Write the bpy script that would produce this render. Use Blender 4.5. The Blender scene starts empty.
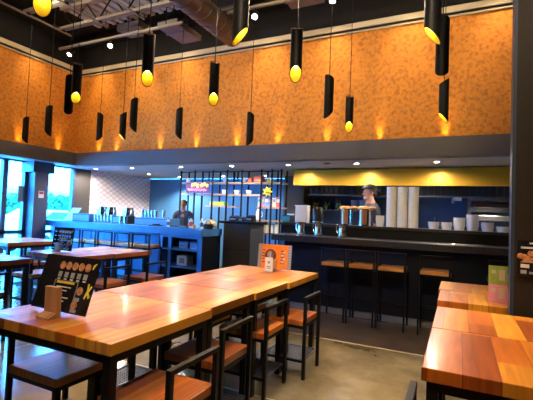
import bpy, bmesh, math, random
from mathutils import Vector, Matrix
random.seed(7)
S = bpy.context.scene
COL = S.collection
PI = math.pi

# ------------------------------------------------------------------ materials
def newmat(name):
    m = bpy.data.materials.new(name); m.use_nodes = True
    nt = m.node_tree
    return m, nt, nt.nodes['Principled BSDF']

def plain(name, col, rough=0.5, metal=0.0, spec=None, bump=0.0, bscale=60, var=0.0, vscale=8, coat=0.0):
    m, nt, b = newmat(name)
    b.inputs['Base Color'].default_value = (*col, 1)
    b.inputs['Roughness'].default_value = rough
    b.inputs['Metallic'].default_value = metal
    if coat: b.inputs['Coat Weight'].default_value = coat; b.inputs['Coat Roughness'].default_value = .1
    if spec is not None: b.inputs['Specular IOR Level'].default_value = spec
    tc = nt.nodes.new('ShaderNodeTexCoord')
    if var:
        n = nt.nodes.new('ShaderNodeTexNoise'); n.inputs['Scale'].default_value = vscale; n.inputs['Detail'].default_value = 4
        nt.links.new(tc.outputs['Object'], n.inputs['Vector'])
        r = nt.nodes.new('ShaderNodeValToRGB')
        r.color_ramp.elements[0].position = .3; r.color_ramp.elements[1].position = .7
        r.color_ramp.elements[0].color = (*[c*(1-var) for c in col], 1)
        r.color_ramp.elements[1].color = (*[min(1, c*(1+var)) for c in col], 1)
        nt.links.new(n.outputs['Fac'], r.inputs['Fac']); nt.links.new(r.outputs['Color'], b.inputs['Base Color'])
    if bump:
        n2 = nt.nodes.new('ShaderNodeTexNoise'); n2.inputs['Scale'].default_value = bscale
        nt.links.new(tc.outputs['Object'], n2.inputs['Vector'])
        bp = nt.nodes.new('ShaderNodeBump'); bp.inputs['Strength'].default_value = bump; bp.inputs['Distance'].default_value = .01
        nt.links.new(n2.outputs['Fac'], bp.inputs['Height']); nt.links.new(bp.outputs['Normal'], b.inputs['Normal'])
    return m

def emit(name, col, strength):
    m, nt, b = newmat(name)
    b.inputs['Base Color'].default_value = (*col, 1)
    b.inputs['Emission Color'].default_value = (*col, 1)
    b.inputs['Emission Strength'].default_value = strength
    return m

def wood(name, cols, width=.11, length=1.1, rough=.28, along='Y', coat=.25, edge=None, spec=.5):
    """long boards glued side by side, each board its own tone, grain along the board"""
    m, nt, b = newmat(name); N = nt.nodes.new; L = nt.links.new
    tc = N('ShaderNodeTexCoord'); oi = N('ShaderNodeObjectInfo'); sx = N('ShaderNodeSeparateXYZ')
    L(tc.outputs['Object'], sx.inputs[0])
    across, along_o = (sx.outputs['X'], sx.outputs['Y']) if along == 'Y' else (sx.outputs['Y'], sx.outputs['X'])
    def mth(op, a, bb=None, c=None):
        n = N('ShaderNodeMath'); n.operation = op
        for i, v in enumerate((a, bb, c)):
            if v is None: continue
            if isinstance(v, (int, float)): n.inputs[i].default_value = v
            else: L(v, n.inputs[i])
        return n.outputs[0]
    off = mth('MULTIPLY', oi.outputs['Random'], 37.3)
    wob = N('ShaderNodeTexNoise'); wob.inputs['Scale'].default_value = .8; L(tc.outputs['Object'], wob.inputs['Vector'])
    u = mth('ADD', mth('DIVIDE', across, width), off)
    pid = mth('FLOOR', u)
    v = mth('ADD', mth('DIVIDE', along_o, length), mth('MULTIPLY', pid, .377))
    pid2 = mth('FLOOR', v)
    cv = N('ShaderNodeCombineXYZ'); L(pid, cv.inputs[0]); L(pid2, cv.inputs[1]); L(off, cv.inputs[2])
    wn = N('ShaderNodeTexWhiteNoise'); wn.noise_dimensions = '3D'; L(cv.outputs[0], wn.inputs['Vector'])
    ramp = N('ShaderNodeValToRGB'); ramp.color_ramp.interpolation = 'LINEAR'
    e = ramp.color_ramp.elements
    for i, (p, c) in enumerate(cols):
        if i < 2: e[i].position = p; e[i].color = (*c, 1)
        else:
            q = e.new(p); q.color = (*c, 1)
    b.inputs['Specular IOR Level'].default_value = spec
    if edge: L(mth('MAXIMUM', wn.outputs['Value'], mth('MULTIPLY', mth('GREATER_THAN', across, edge), .93)), ramp.inputs['Fac'])
    else: L(wn.outputs['Value'], ramp.inputs['Fac'])
    gv = N('ShaderNodeCombineXYZ')
    L(mth('MULTIPLY', u, 4.0), gv.inputs[0]); L(mth('MULTIPLY', along_o, 2.2), gv.inputs[1]); L(mth('MULTIPLY', wn.outputs['Value'], 50), gv.inputs[2])
    g = N('ShaderNodeTexNoise'); g.inputs['Scale'].default_value = 1.0; g.inputs['Detail'].default_value = 6; g.inputs['Distortion'].default_value = .6
    L(gv.outputs[0], g.inputs['Vector'])
    gr = N('ShaderNodeValToRGB'); gr.color_ramp.elements[0].position = .34; gr.color_ramp.elements[1].position = .66
    gr.color_ramp.elements[0].color = (.62, .5, .45, 1); gr.color_ramp.elements[1].color = (1.15, 1.12, 1.1, 1)
    L(g.outputs['Fac'], gr.inputs['Fac'])
    mx = N('ShaderNodeMix'); mx.data_type = 'RGBA'; mx.blend_type = 'MULTIPLY'; mx.inputs['Factor'].default_value = .75
    L(ramp.outputs['Color'], mx.inputs['A']); L(gr.outputs['Color'], mx.inputs['B'])
    fr = mth('FRACT', u)
    seam = mth('LESS_THAN', mth('MINIMUM', fr, mth('SUBTRACT', 1.0, fr)), .018)
    mx2 = N('ShaderNodeMix'); mx2.data_type = 'RGBA'; mx2.blend_type = 'MULTIPLY'
    L(mth('MULTIPLY', seam, .7), mx2.inputs['Factor']); L(mx.outputs['Result'], mx2.inputs['A']); mx2.inputs['B'].default_value = (.3, .2, .15, 1)
    L(mx2.outputs['Result'], b.inputs['Base Color'])
    b.inputs['Roughness'].default_value = rough
    b.inputs['Coat Weight'].default_value = coat; b.inputs['Coat Roughness'].default_value = .13
    bp = N('ShaderNodeBump'); bp.inputs['Strength'].default_value = .06; bp.inputs['Distance'].default_value = .01
    L(g.outputs['Fac'], bp.inputs['Height']); L(bp.outputs['Normal'], b.inputs['Normal'])
    return m

M = {}
WCOLS = [(0.0, (.20, .042, .009)), (1.0, (.66, .30, .028)), (.2, (.32, .075, .010)), (.45, (.47, .130, .012)), (.66, (.54, .170, .015)), (.76, (.64, .27, .024))]
M['wood'] = wood('table_wood', WCOLS, width=.135, coat=.12, rough=.34, spec=.35)
M['wood_edge'] = wood('table_wood_pale_edge_board', WCOLS, width=.135, coat=.12, rough=.34, edge=.83, spec=.35)
M['wood_seat'] = wood('seat_wood', [(0.0, (.24, .075, .03)), (1.0, (.72, .29, .045)), (.35, (.42, .12, .024)), (.65, (.60, .19, .028))], width=.085, length=2)
M['wood_bar'] = wood('bar_stool_wood', [(0.0, (.58, .24, .05)), (1.0, (.76, .38, .10)), (.5, (.66, .30, .07))], width=.14, length=3, along='X')
M['wood_shelf'] = wood('shelf_wood', [(0.0, (.40, .24, .13)), (1.0, (.60, .38, .22))], width=.2, length=3, along='X', coat=0)
M['wood_block'] = wood('holder_wood', [(0.0, (.42, .22, .10)), (1.0, (.52, .28, .13))], width=.3, length=3, coat=0, rough=.5)
M['steel'] = plain('black_steel', (.005, .005, .006), .42, 0, .18)
M['blackmatte'] = plain('matte_black', (.004, .004, .005), .5, 0, .2)
M['navy'] = plain('navy_panel', (.004, .006, .013), .5, 0, .22, var=.2, vscale=3)
M['bluegrey'] = plain('blue_grey_daylit_paint', (.035, .15, .36), .5, var=.12, vscale=4)  # blue-grey paint with the blue window light mixed into its colour
M['ctop'] = plain('dark_counter_stone', (.020, .019, .019), .32, var=.35, vscale=40)
M['fascia'] = plain('charcoal_paint', (.085, .074, .068), .6, bump=.05)
M['lowceil'] = plain('grey_ceiling_paint', (.34, .33, .33), .7, bump=.03)
M['darkceil'] = plain('dark_ceiling_paint', (.004, .004, .006), .8, 0, .15)
M['darkwall'] = plain('dark_wall_paint', (.050, .050, .060), .7)
M['partition'] = plain('brown_charcoal_wall', (.022, .017, .013), .6, 0, .2, bump=.08, bscale=120, var=.1, vscale=60)
M['bluetrim'] = plain('blue_grey_metal_trim', (.025, .042, .075), .45, .2)
M['cream'] = plain('cream_trim', (.42, .36, .25), .6)
M['deck'] = plain('pale_roof_deck', (.46, .42, .36), .6)
M['joist'] = plain('primer_cream_steel', (.20, .165, .115), .5)
M['duct'] = plain('galvanised_duct', (.13, .10, .092), .42, .35, var=.1, vscale=6)
M['ductmid'] = plain('dull_grey_duct', (.13, .115, .11), .5, .2)
M['ductdark'] = plain('dark_duct', (.045, .038, .036), .5)
M['gold'] = plain('brushed_brass', (.62, .33, .025), .33, .45, var=.10, vscale=1.5)
M['stain'] = plain('stainless_steel', (.62, .62, .63), .25, .9)
M['tin'] = plain('polished_mug_steel', (.75, .74, .73), .16, 1.0)
M['white'] = plain('white_ceramic', (.80, .79, .76), .3)
M['whitem'] = plain('white_plastic', (.78, .78, .78), .45)
M['paper'] = plain('white_paper', (.85, .84, .82), .7)
M['black'] = plain('black_plastic', (.012, .012, .013), .35)
M['teal'] = plain('teal_card', (.03, .40, .55), .5)
M['green'] = plain('lime_print', (.38, .55, .04), .5)
M['yellow'] = plain('yellow_print', (.80, .58, .03), .5)
M['pink'] = plain('pink_print', (.75, .30, .38), .5)
M['purple'] = plain('purple_print', (.085, .008, .075), .5)
M['red'] = plain('red_print', (.6, .06, .03), .5)
M['orange'] = plain('orange_print', (.86, .25, .03), .4, var=.12, vscale=12)
M['brown'] = plain('brown_print', (.16, .05, .02), .5)
M['chip'] = plain('golden_fried_food', (.62, .28, .07), .6, bump=.5, bscale=40, var=.3, vscale=30)
M['copper'] = plain('copper_brown', (.50, .22, .09), .35, .6)
M['foodprint'] = plain('food_photo_print', (.52, .22, .09), .5, var=.6, vscale=60)
M['board'] = plain('glossy_black_menu_card', (.012, .012, .015), .22, coat=.4)
M['printw'] = plain('white_print', (.72, .72, .70), .6)
M['printgrey'] = plain('grey_print', (.30, .30, .31), .6)
M['skin'] = plain('skin', (.55, .27, .18), .5)
M['skin_dark'] = plain('brown_skin', (.22, .10, .07), .5)
M['tee'] = plain('navy_cotton', (.016, .020, .042), .8, bump=.2, bscale=200)
M['trouser'] = plain('black_cotton', (.015, .015, .016), .8)
M['hair'] = plain('dark_hair', (.03, .018, .012), .6)
M['beige'] = plain('beige_cloth', (.62, .52, .34), .8, bump=.3, bscale=30)
M['bulb'] = emit('warm_bulb', (1.0, .86, .42), 18)
M['glowin'] = plain('yellow_lacquer_lining', (.62, .44, .008), .45)
M['copperin'] = plain('copper_lining', (.55, .22, .08), .4, .3)
M['lamp'] = emit('white_lamp', (1.0, .93, .80), 45)
M['down'] = emit('downlight_lamp', (1.0, .96, .90), 30)
M['leaf'] = plain('hedge_leaf', (.06, .22, .10), .6, var=.5, vscale=6)
M['pave'] = plain('pale_paving', (.55, .55, .55), .8, var=.1)
M['stucco'] = plain('pale_stucco', (.75, .75, .74), .9)
M['carpaint'] = plain('white_car_paint', (.75, .76, .78), .25, coat=.5)
M['rubber'] = plain('rubber', (.02, .02, .02), .8)
M['mesh'] = plain('mesh_steel', (.05, .055, .07), .4, .5)

def orange_wall():
    m, nt, b = newmat('orange_cork_plaster'); N = nt.nodes.new; L = nt.links.new
    tc = N('ShaderNodeTexCoord')
    a = N('ShaderNodeTexNoise'); a.inputs['Scale'].default_value = 17; a.inputs['Detail'].default_value = 5; a.inputs['Roughness'].default_value = .6
    c = N('ShaderNodeTexNoise'); c.inputs['Scale'].default_value = 2.2; c.inputs['Detail'].default_value = 2
    L(tc.outputs['Object'], a.inputs['Vector']); L(tc.outputs['Object'], c.inputs['Vector'])
    r = N('ShaderNodeValToRGB'); e = r.color_ramp.elements
    e[0].position = .34; e[0].color = (.40, .130, .012, 1); e[1].position = .54; e[1].color = (.66, .245, .020, 1)
    L(a.outputs['Fac'], r.inputs['Fac'])
    r2 = N('ShaderNodeValToRGB'); r2.color_ramp.elements[0].color = (.82, .80, .80, 1); r2.color_ramp.elements[1].color = (1.1, 1.1, 1.1, 1)
    L(c.outputs['Fac'], r2.inputs['Fac'])
    mx = N('ShaderNodeMix'); mx.data_type = 'RGBA'; mx.blend_type = 'MULTIPLY'; mx.inputs['Factor'].default_value = 1
    L(r.outputs['Color'], mx.inputs['A']); L(r2.outputs['Color'], mx.inputs['B']); L(mx.outputs['Result'], b.inputs['Base Color'])
    b.inputs['Roughness'].default_value = .75
    bp = N('ShaderNodeBump'); bp.inputs['Strength'].default_value = .25; bp.inputs['Distance'].default_value = .01
    L(a.outputs['Fac'], bp.inputs['Height']); L(bp.outputs['Normal'], b.inputs['Normal'])
    return m
M['orangewall'] = orange_wall()

def concrete():
    m, nt, b = newmat('stained_concrete'); N = nt.nodes.new; L = nt.links.new
    tc = N('ShaderNodeTexCoord')
    a = N('ShaderNodeTexNoise'); a.inputs['Scale'].default_value = 1.6; a.inputs['Detail'].default_value = 8; a.inputs['Roughness'].default_value = .62
    L(tc.outputs['Object'], a.inputs['Vector'])
    r = N('ShaderNodeValToRGB'); e = r.color_ramp.elements
    e[0].position = .33; e[0].color = (.105, .080, .042, 1); e[1].position = .68; e[1].color = (.27, .215, .115, 1)
    L(a.outputs['Fac'], r.inputs['Fac']); L(r.outputs['Color'], b.inputs['Base Color'])
    d = N('ShaderNodeTexNoise'); d.inputs['Scale'].default_value = 5; d.inputs['Detail'].default_value = 3
    L(tc.outputs['Object'], d.inputs['Vector'])
    r3 = N('ShaderNodeMapRange'); r3.inputs['To Min'].default_value = .10; r3.inputs['To Max'].default_value = .26
    b.inputs['Specular IOR Level'].default_value = .8
    L(d.outputs['Fac'], r3.inputs['Value']); L(r3.outputs['Result'], b.inputs['Roughness'])
    return m
M['concrete'] = concrete()
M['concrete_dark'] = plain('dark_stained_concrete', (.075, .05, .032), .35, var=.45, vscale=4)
M['joint'] = plain('saw_cut_filler', (.50, .42, .26), .6)

def tile_mat():
    m, nt, b = newmat('pale_lattice_tile'); N = nt.nodes.new; L = nt.links.new
    tc = N('ShaderNodeTexCoord'); sx = N('ShaderNodeSeparateXYZ'); L(tc.outputs['Object'], sx.inputs[0])
    def mth(op, a, bb=None):
        n = N('ShaderNodeMath'); n.operation = op
        for i, v in enumerate((a, bb)):
            if v is None: continue
            if isinstance(v, (int, float)): n.inputs[i].default_value = v
            else: L(v, n.inputs[i])
        return n.outputs[0]
    y = mth('DIVIDE', sx.outputs['Y'], .22); z = mth('DIVIDE', sx.outputs['Z'], .13)
    p = mth('ADD', y, z); q = mth('SUBTRACT', y, z)
    fp = mth('ABSOLUTE', mth('SUBTRACT', mth('FRACT', p), .5)); fq = mth('ABSOLUTE', mth('SUBTRACT', mth('FRACT', q), .5))
    h = mth('MAXIMUM', fp, fq)
    r = N('ShaderNodeValToRGB'); e = r.color_ramp.elements
    e[0].position = .40; e[0].color = (.86, .74, .74, 1); e[1].position = .46; e[1].color = (.52, .40, .42, 1)
    L(h, r.inputs['Fac']); L(r.outputs['Color'], b.inputs['Base Color'])
    b.inputs['Roughness'].default_value = .3
    bp = N('ShaderNodeBump'); bp.inputs['Strength'].default_value = .8; bp.inputs['Distance'].default_value = .03; bp.invert = True
    L(h, bp.inputs['Height']); L(bp.outputs['Normal'], b.inputs['Normal'])
    return m
M['tile'] = tile_mat()

def glass():
    m, nt, b = newmat('window_glass')
    b.inputs['Base Color'].default_value = (.97, .99, 1, 1); b.inputs['Roughness'].default_value = 0
    b.inputs['Transmission Weight'].default_value = 1; b.inputs['IOR'].default_value = 1.02
    return m
M['glass'] = glass()

# ------------------------------------------------------------------ mesh builder
class MB:
    def __init__(s): s.v = []; s.f = []
    def add(s, vs, fs):
        o = len(s.v); s.v += [tuple(map(float, v)) for v in vs]; s.f += [tuple(i+o for i in f) for f in fs]; return s
    def box(s, x0, x1, y0, y1, z0, z1):
        return s.add([(x0,y0,z0),(x1,y0,z0),(x1,y1,z0),(x0,y1,z0),(x0,y0,z1),(x1,y0,z1),(x1,y1,z1),(x0,y1,z1)],
                     [(0,3,2,1),(4,5,6,7),(0,1,5,4),(1,2,6,5),(2,3,7,6),(3,0,4,7)])
    def cbox(s, c, d): return s.box(c[0]-d[0]/2, c[0]+d[0]/2, c[1]-d[1]/2, c[1]+d[1]/2, c[2]-d[2]/2, c[2]+d[2]/2)
    def cyl(s, p0, p1, r, n=12, r1=None):
        p0 = Vector(p0); p1 = Vector(p1); d = (p1-p0).normalized()
        a = d.orthogonal().normalized(); b = d.cross(a); r1 = r if r1 is None else r1
        vs = []
        for p, rr in ((p0, r), (p1, r1)):
            for i in range(n):
                t = 2*PI*i/n; vs.append(p + a*rr*math.cos(t) + b*rr*math.sin(t))
        fs = [(i, (i+1) % n, n+(i+1) % n, n+i) for i in range(n)] + [tuple(range(n))[::-1], tuple(range(n, 2*n))]
        return s.add(vs, fs)
    def tube(s, pts, r, n=8, closed=False):
        pts = [Vector(p) for p in pts]; k = len(pts); vs = []; prev = None
        for i, p in enumerate(pts):
            a = pts[(i-1) % k] if (closed or i > 0) else p; b = pts[(i+1) % k] if (closed or i < k-1) else p
            d = (b-a).normalized()
            u = d.orthogonal().normalized() if prev is None else (prev - d*prev.dot(d)).normalized()
            prev = u; w = d.cross(u)
            for j in range(n):
                t = 2*PI*j/n; vs.append(p + u*r*math.cos(t) + w*r*math.sin(t))
        fs = []
        for i in range(k if closed else k-1):
            for j in range(n):
                a = i*n+j; b = i*n+(j+1) % n; c = ((i+1) % k)*n+(j+1) % n; d = ((i+1) % k)*n+j
                fs.append((a, b, c, d))
        if not closed: fs += [tuple(range(n))[::-1], tuple(range((k-1)*n, k*n))]
        return s.add(vs, fs)
    def lathe(s, prof, c=(0,0,0), n=20):
        vs = []; k = len(prof)
        for r, z in prof:
            for j in range(n):
                t = 2*PI*j/n; vs.append((c[0]+r*math.cos(t), c[1]+r*math.sin(t), c[2]+z))
        fs = []
        for i in range(k-1):
            for j in range(n): fs.append((i*n+j, i*n+(j+1) % n, (i+1)*n+(j+1) % n, (i+1)*n+j))
        fs += [tuple(range(n))[::-1], tuple(range((k-1)*n, k*n))]
        return s.add(vs, fs)
    def prism(s, poly, y0, y1):                  # poly in x,z extruded along y
        n = len(poly)
        vs = [(x, y0, z) for x, z in poly] + [(x, y1, z) for x, z in poly]
        return s.add(vs, [tuple(range(n)), tuple(range(n, 2*n))[::-1]] + [(i, n+i, n+(i+1) % n, (i+1) % n) for i in range(n)])
    def ball(s, c, r, n=12, m=8, sc=(1,1,1)):
        vs = []; fs = []
        for i in range(1, m):
            ph = PI*i/m
            for j in range(n):
                t = 2*PI*j/n
                vs.append((c[0]+r*sc[0]*math.sin(ph)*math.cos(t), c[1]+r*sc[1]*math.sin(ph)*math.sin(t), c[2]+r*sc[2]*math.cos(ph)))
        for i in range(m-2):
            for j in range(n): fs.append((i*n+j, (i+1)*n+j, (i+1)*n+(j+1) % n, i*n+(j+1) % n))
        a = len(vs); vs += [(c[0], c[1], c[2]+r*sc[2]), (c[0], c[1], c[2]-r*sc[2])]
        for j in range(n):
            fs.append((a, j, (j+1) % n)); fs.append((a+1, (m-2)*n+(j+1) % n, (m-2)*n+j))
        return s.add(vs, fs)
    def xf(s, mat, start=0):
        s.v = s.v[:start] + [tuple(mat @ Vector(v)) for v in s.v[start:]]; return s
    def build(s, name, mat, parent=None, smooth=False, bevel=0.0, loc=None):
        me = bpy.data.meshes.new(name); me.from_pydata(s.v, [], s.f)
        bm = bmesh.new(); bm.from_mesh(me)
        bmesh.ops.recalc_face_normals(bm, faces=bm.faces)
        if bevel: bmesh.ops.bevel(bm, geom=list(bm.edges), offset=bevel, segments=2, affect='EDGES', profile=.6)
        if smooth:
            for f in bm.faces: f.smooth = True
            for e in bm.edges:
                if len(e.link_faces) == 2 and e.calc_face_angle(0) > .7: e.smooth = False
        bm.to_mesh(me); bm.free()
        me.materials.append(mat)
        o = bpy.data.objects.new(name, me); COL.objects.link(o)
        if parent is not None: o.parent = parent
        if loc: o.location = loc
        return o

def tag(o, label, cat, group=None):
    o['label'] = label; o['category'] = cat
    if group: o['group'] = group
    return o
def thing(name, label, cat, loc=(0,0,0), rz=0, group=None):
    o = bpy.data.objects.new(name, None); COL.objects.link(o)
    o.location = loc; o.rotation_euler = (0, 0, rz); o.empty_display_size = .1
    return tag(o, label, cat, group)
def struct(o, kind='structure'):
    o['kind'] = kind; return o
KIDS = {}
def copy_tree(o, parent=None):
    c = o.copy(); COL.objects.link(c)
    if parent is not None: c.parent = parent
    for ch in [x for x in list(S.objects) if x.parent == o]: copy_tree(ch, c)
    return c
def place(proto, used, loc, rz, label, group=None):
    o = proto if not used else copy_tree(proto)
    o.location = loc; o.rotation_euler = (0, 0, rz); o['label'] = label
    if group: o['group'] = group
    used.append(o)
    return o
def one(name, mb, mat, label, cat, loc=(0,0,0), rz=0, group=None, smooth=False, bevel=0):
    o = mb.build(name, mat, None, smooth, bevel); o.location = loc; o.rotation_euler = (0, 0, rz)
    return tag(o, label, cat, group)

# ------------------------------------------------------------------ the room
XL, XR, YF, YB = -8.4, 2.6, -3.0, 9.3        # window wall, right wall, wall behind the camera, kitchen back wall
ZC = 2.35                                     # low ceiling
struct(MB().box(XL-.25, XR+.2, YF-.2, 4.56, -.12, 0).box(XL-.25, XR+.2, 5.72, YB+.2, -.12, 0).build('floor', M['concrete']))
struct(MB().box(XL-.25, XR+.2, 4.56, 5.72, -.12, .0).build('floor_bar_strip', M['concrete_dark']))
struct(MB().box(XL, XR, 4.535, 4.56, -.01, .004).build('trim_1', M['joint']))
struct(MB().box(XL, XR, 2.83, 2.842, -.01, .002).build('trim_2', M['joint']))
struct(MB().box(-3.9, -3.888, YF, 4.53, -.01, .002).build('trim_3', M['joint']))
# low soffit and ceiling over the bar and along the windows
struct(MB().box(-7.8, XR, 6.2, 6.30, ZC, 2.63).box(-7.8, XR, 6.30, 6.42, ZC, 2.50).build('trim_4', M['fascia']))
struct(MB().box(-7.9, -7.8, YF, 6.30, ZC, 2.63).box(-8.02, -7.9, YF, 6.42, ZC, 2.50).build('trim_5', M['fascia']))
struct(MB().box(-7.8, XR, 6.30, YB, ZC+.002, ZC+.06).build('ceiling_low', M['lowceil']))
struct(MB().box(XL-.2, -7.802, YF, YB, ZC+.002, ZC+.06).build('ceiling_window_bay', M['lowceil']))
# upper walls
struct(MB().box(-8.0, XR, 6.40, 6.5, 2.50, 4.45).build('wall_upper_back', M['orangewall']))
struct(MB().box(-8.1, -8.0, YF, 6.5, 2.50, 4.45).build('wall_upper_left', M['orangewall']))
cr = MB().box(-8.0, XR, 6.37, 6.5, 4.515, 4.61).box(-8.0, XR, 6.375, 6.5, 4.45, 4.47)
struct(cr.build('trim_6', M['cream']))
cr = MB().box(-8.1, -7.97, YF, 6.37, 4.515, 4.61).box(-8.1, -7.975, YF, 6.375, 4.45, 4.47)
struct(cr.build('trim_7', M['cream']))
struct(MB().box(-8.0, XR, 6.39, 6.5, 4.47, 4.515).box(-8.1, -7.99, YF, 6.39, 4.47, 4.515).build('trim_8', M['blackmatte']))
struct(MB().box(-8.0, XR, 6.36, 6.5, 4.61, 5.1).build('wall_top_back', M['darkceil']))
struct(MB().box(-8.1, -7.96, YF, 6.36, 4.61, 5.1).build('wall_top_left', M['darkceil']))
# roof: dark soffit round a bay of open joists under pale deck
struct(MB().box(-8.1, -6.75, YF, 6.5, 5.1, 5.3).box(-6.75, XR, 5.72, 6.5, 5.1, 5.3).build('ceiling', M['darkceil']))
dk = MB()
x = -6.75
while x < XR-.1:
    dk.box(x, x+.09, YF, 5.72, 5.1, 5.16); dk.box(x+.09, x+.2, YF, 5.72, 5.15, 5.22); x += .2
struct(dk.build('ceiling_deck', M['deck']))
struct(MB().box(-8.1, XR, YF, 6.5, 5.3, 5.4).build('ceiling_roof', M['darkceil']))
# walls behind and beside the camera, and beyond the bar
struct(MB().box(XL, XR, YF-.1, YF, 0, 5.3).build('wall_front', M['darkwall']))
struct(MB().box(XR, XR+.1, YF, YB, 0, 5.3).build('wall_right', M['darkwall']))
struct(MB().box(XL, XR, YB, YB+.1, 0, ZC).build('wall_back', plain('back_wall_daylight_blue', (.06, .22, .45), .6)))  # blue daylight cast put into the wall colour
struct(MB().box(-3.75, -3.25, YB-.6, YB, 0, ZC).build('wall_back_pier', M['fascia']))
# window wall: low rail, glass bays, column, then the tiled wall
struct(MB().box(XL-.08, XL, 7.12, YB, 0, ZC).build('wall_left', M['tile']))
struct(MB().box(XL-.1, XL+.02, 6.66, 7.12, 0, ZC).build('wall_left_pier', M['fascia']))
col_ = MB().box(-8.44, -8.12, 5.48, 5.80, 0, ZC).box(-8.46, -8.06, 5.40, 5.88, 2.12, ZC)
struct(col_.build('wall_left_column', plain('blue_grey_column_steel', (.055, .075, .12), .45)))
M['frame'] = plain('blue_grey_window_frame', (.05, .09, .16), .4)
struct(MB().box(XL-.1, XL+.02, YF, 2.4, 0, ZC).build('wall_left_light_block', M['darkwall']))  # unseen closed wall added to keep window light off the near room
bays = [(5.80, 6.66), (3.9, 5.48), (2.4, 3.9)]
for i, (a, b) in enumerate(bays, 1):
    f = MB()
    for (p, q) in ((a, a+.07), (b-.07, b)): f.box(-8.45, -8.35, p, q, 0, ZC)
    if i == 2: f.box(-8.45, -8.35, 4.96, 5.06, 0, ZC)
    f.box(-8.45, -8.35, a, b, 0, .1); f.box(-8.45, -8.35, a, b, .80, .88); f.box(-8.45, -8.35, a, b, ZC-.03, ZC)
    w = struct(f.build('window_%d' % i, M['frame']))
    MB().box(-8.405, -8.395, a+.06, b-.06, .09, ZC-.02).build('pane', M['glass'], w)
# partition at the right, between the two right-hand tables, with its metal corner
struct(MB().box(.345, XR, 3.24, 3.36, 0, 5.1).build('wall_partition', M['partition']))
struct(MB().box(.324, .345, 3.235, 3.365, 0, 5.1).build('trim_9', M['bluetrim']))

# outside, beyond the windows
struct(MB().box(-40, XL-.3, -20, 40, -.25, -.12).build('ground_outside', M['pave']))
bl = thing('building', 'pale rendered building across the street beyond the windows', 'building', (-30, 6, -.12))
MB().box(-3, 0, -14, 26, 0, 2.7).build('wall_block', M['stucco'], bl)
MB().box(-3.2, .3, -14.2, 26.2, 2.7, 2.9).build('roof', M['pave'], bl)
def clump(name, n, ext, r, mat, parent=None):
    mb = MB()
    for k in range(n):
        c = Vector((random.uniform(-1, 1)*ext[0], random.uniform(-1, 1)*ext[1], random.uniform(.0, 1)*ext[2]))
        s = r*random.uniform(.6, 1.2)
        for q in range(3):
            d = Vector((random.gauss(0, 1), random.gauss(0, 1), random.gauss(0, .7))).normalized()
            a = d.orthogonal().normalized()*s*.5; e = c + d*s; m_ = c + d*s*.5
            mb.add([c, m_+a, e, m_-a], [(0, 1, 2, 3)])
    return mb.build(name, mat, parent)
for y0, lab in ((11.0, 'leafy green shrub outside the window just left of the tiled wall'),
                (15.6, 'leafy green shrub farther along the street outside the windows')):
    t = thing('street_shrub', lab, 'shrub', (-15.5, y0, -.12))
    clump('foliage', 2600, (1.0, 1.9, 1.9), .22, M['leaf'], t)
    MB().cyl((0, 0, 0), (0, 0, 1.2), .07).build('stem', M['brown'], t)
car = thing('car', 'white car parked on the street outside the window', 'car', (-12.6, 9.6, -.12), PI/2)
prof = [(-2.1, .3), (2.1, .3), (2.15, .75), (1.1, .9), (.55, 1.4), (-1.1, 1.42), (-1.9, .95), (-2.15, .8)]
MB().prism(prof, -.85, .85).build('body', M['carpaint'], car, bevel=.06)
MB().prism([(.95, .95), (.5, 1.33), (-1.0, 1.34), (-1.6, .95)], -.86, .86).build('side_window', M['black'], car)
for sx in (-1.3, 1.3):
    for sy in (-.8, .8):
        MB().cyl((sx, sy-.1, .32), (sx, sy+.1, .32), .32, 20).build('wheel', M['rubber'], car)
# papers on the window wall
ws = thing('window_poster', 'small pale poster stuck on the window glass left of the column', 'poster', (-8.385, 5.3, 1.48))
MB().box(0, .004, 0, .22, 0, .34).build('sheet', plain('faded_poster_paper', (.50, .52, .40), .7), ws)
MB().box(.004, .006, .03, .19, .22, .31).build('picture', M['beige'], ws)
st = thing('sticker', 'small red and white notice sticker on the window column', 'sticker', (-8.118, 5.58, 1.58))
MB().box(0, .003, 0, .12, 0, .15).build('sheet', M['paper'], st)
MB().box(.003, .005, .01, .11, .08, .14).build('red_band', M['red'], st)

# ------------------------------------------------------------------ dining tables
def make_table(w, d, label, loc, group):
    """origin at floor, near-left corner"""
    t = thing('dining_table', label, 'table', loc, 0, group)
    MB().box(0, w, 0, d,   .745, .80).build('tabletop', M['wood_edge'] if 'central' in group else M['wood'], t, bevel=.004)
    ap = MB().box(.02, w-.02, .02, .06, .70, .745).box(.02, w-.02, d-.06, d-.02, .70, .745)
    ap.box(.02, .06, .06, d-.06, .70, .745).box(w-.06, w-.02, .06, d-.06, .70, .745)
    ap.build('frame', M['steel'], t)
    for (x_, y_) in ((.02, .02), (w-.065, .02), (.02, d-.065), (w-.065, d-.065)):
        MB().box(x_, x_+.045, y_, y_+.045, 0, .70).build('leg', M['steel'], t)
    return t
TG = 'wooden tables of the long central row'
make_table(.97, .81, 'orange wooden dining table nearest the camera, under the tilted black menu board', (-2.35, 1.33, 0), TG)
make_table(.965, .612, 'second wooden table of the central row, joined behind the one with the black menu', (-2.368, 2.146, 0), TG)
make_table(.965, .605, 'third wooden table of the central row, joined before the one with the orange menu', (-2.352, 2.764, 0), TG)
make_table(.98, .81, 'far end wooden table of the central row, under the orange menu by the bar', (-2.345, 3.375, 0), TG)
RG = 'wooden tables along the right partition'
make_table(1.15, .70, 'reddish orange wooden table at the front right corner with a knotty grain', (-.13, 1.80, 0), RG)
make_table(1.15, .64, 'right hand wooden table directly in front of the brown partition', (-.13, 2.506, 0), RG)
make_table(1.0, .53, 'right hand wooden table just behind the partition, under the green and pink card', (-.14, 3.395, 0), RG)
make_table(1.0, .58, 'right hand wooden table nearest the bar stools', (-.155, 3.93, 0), RG)
LG = 'wooden tables on the window side'
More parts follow.
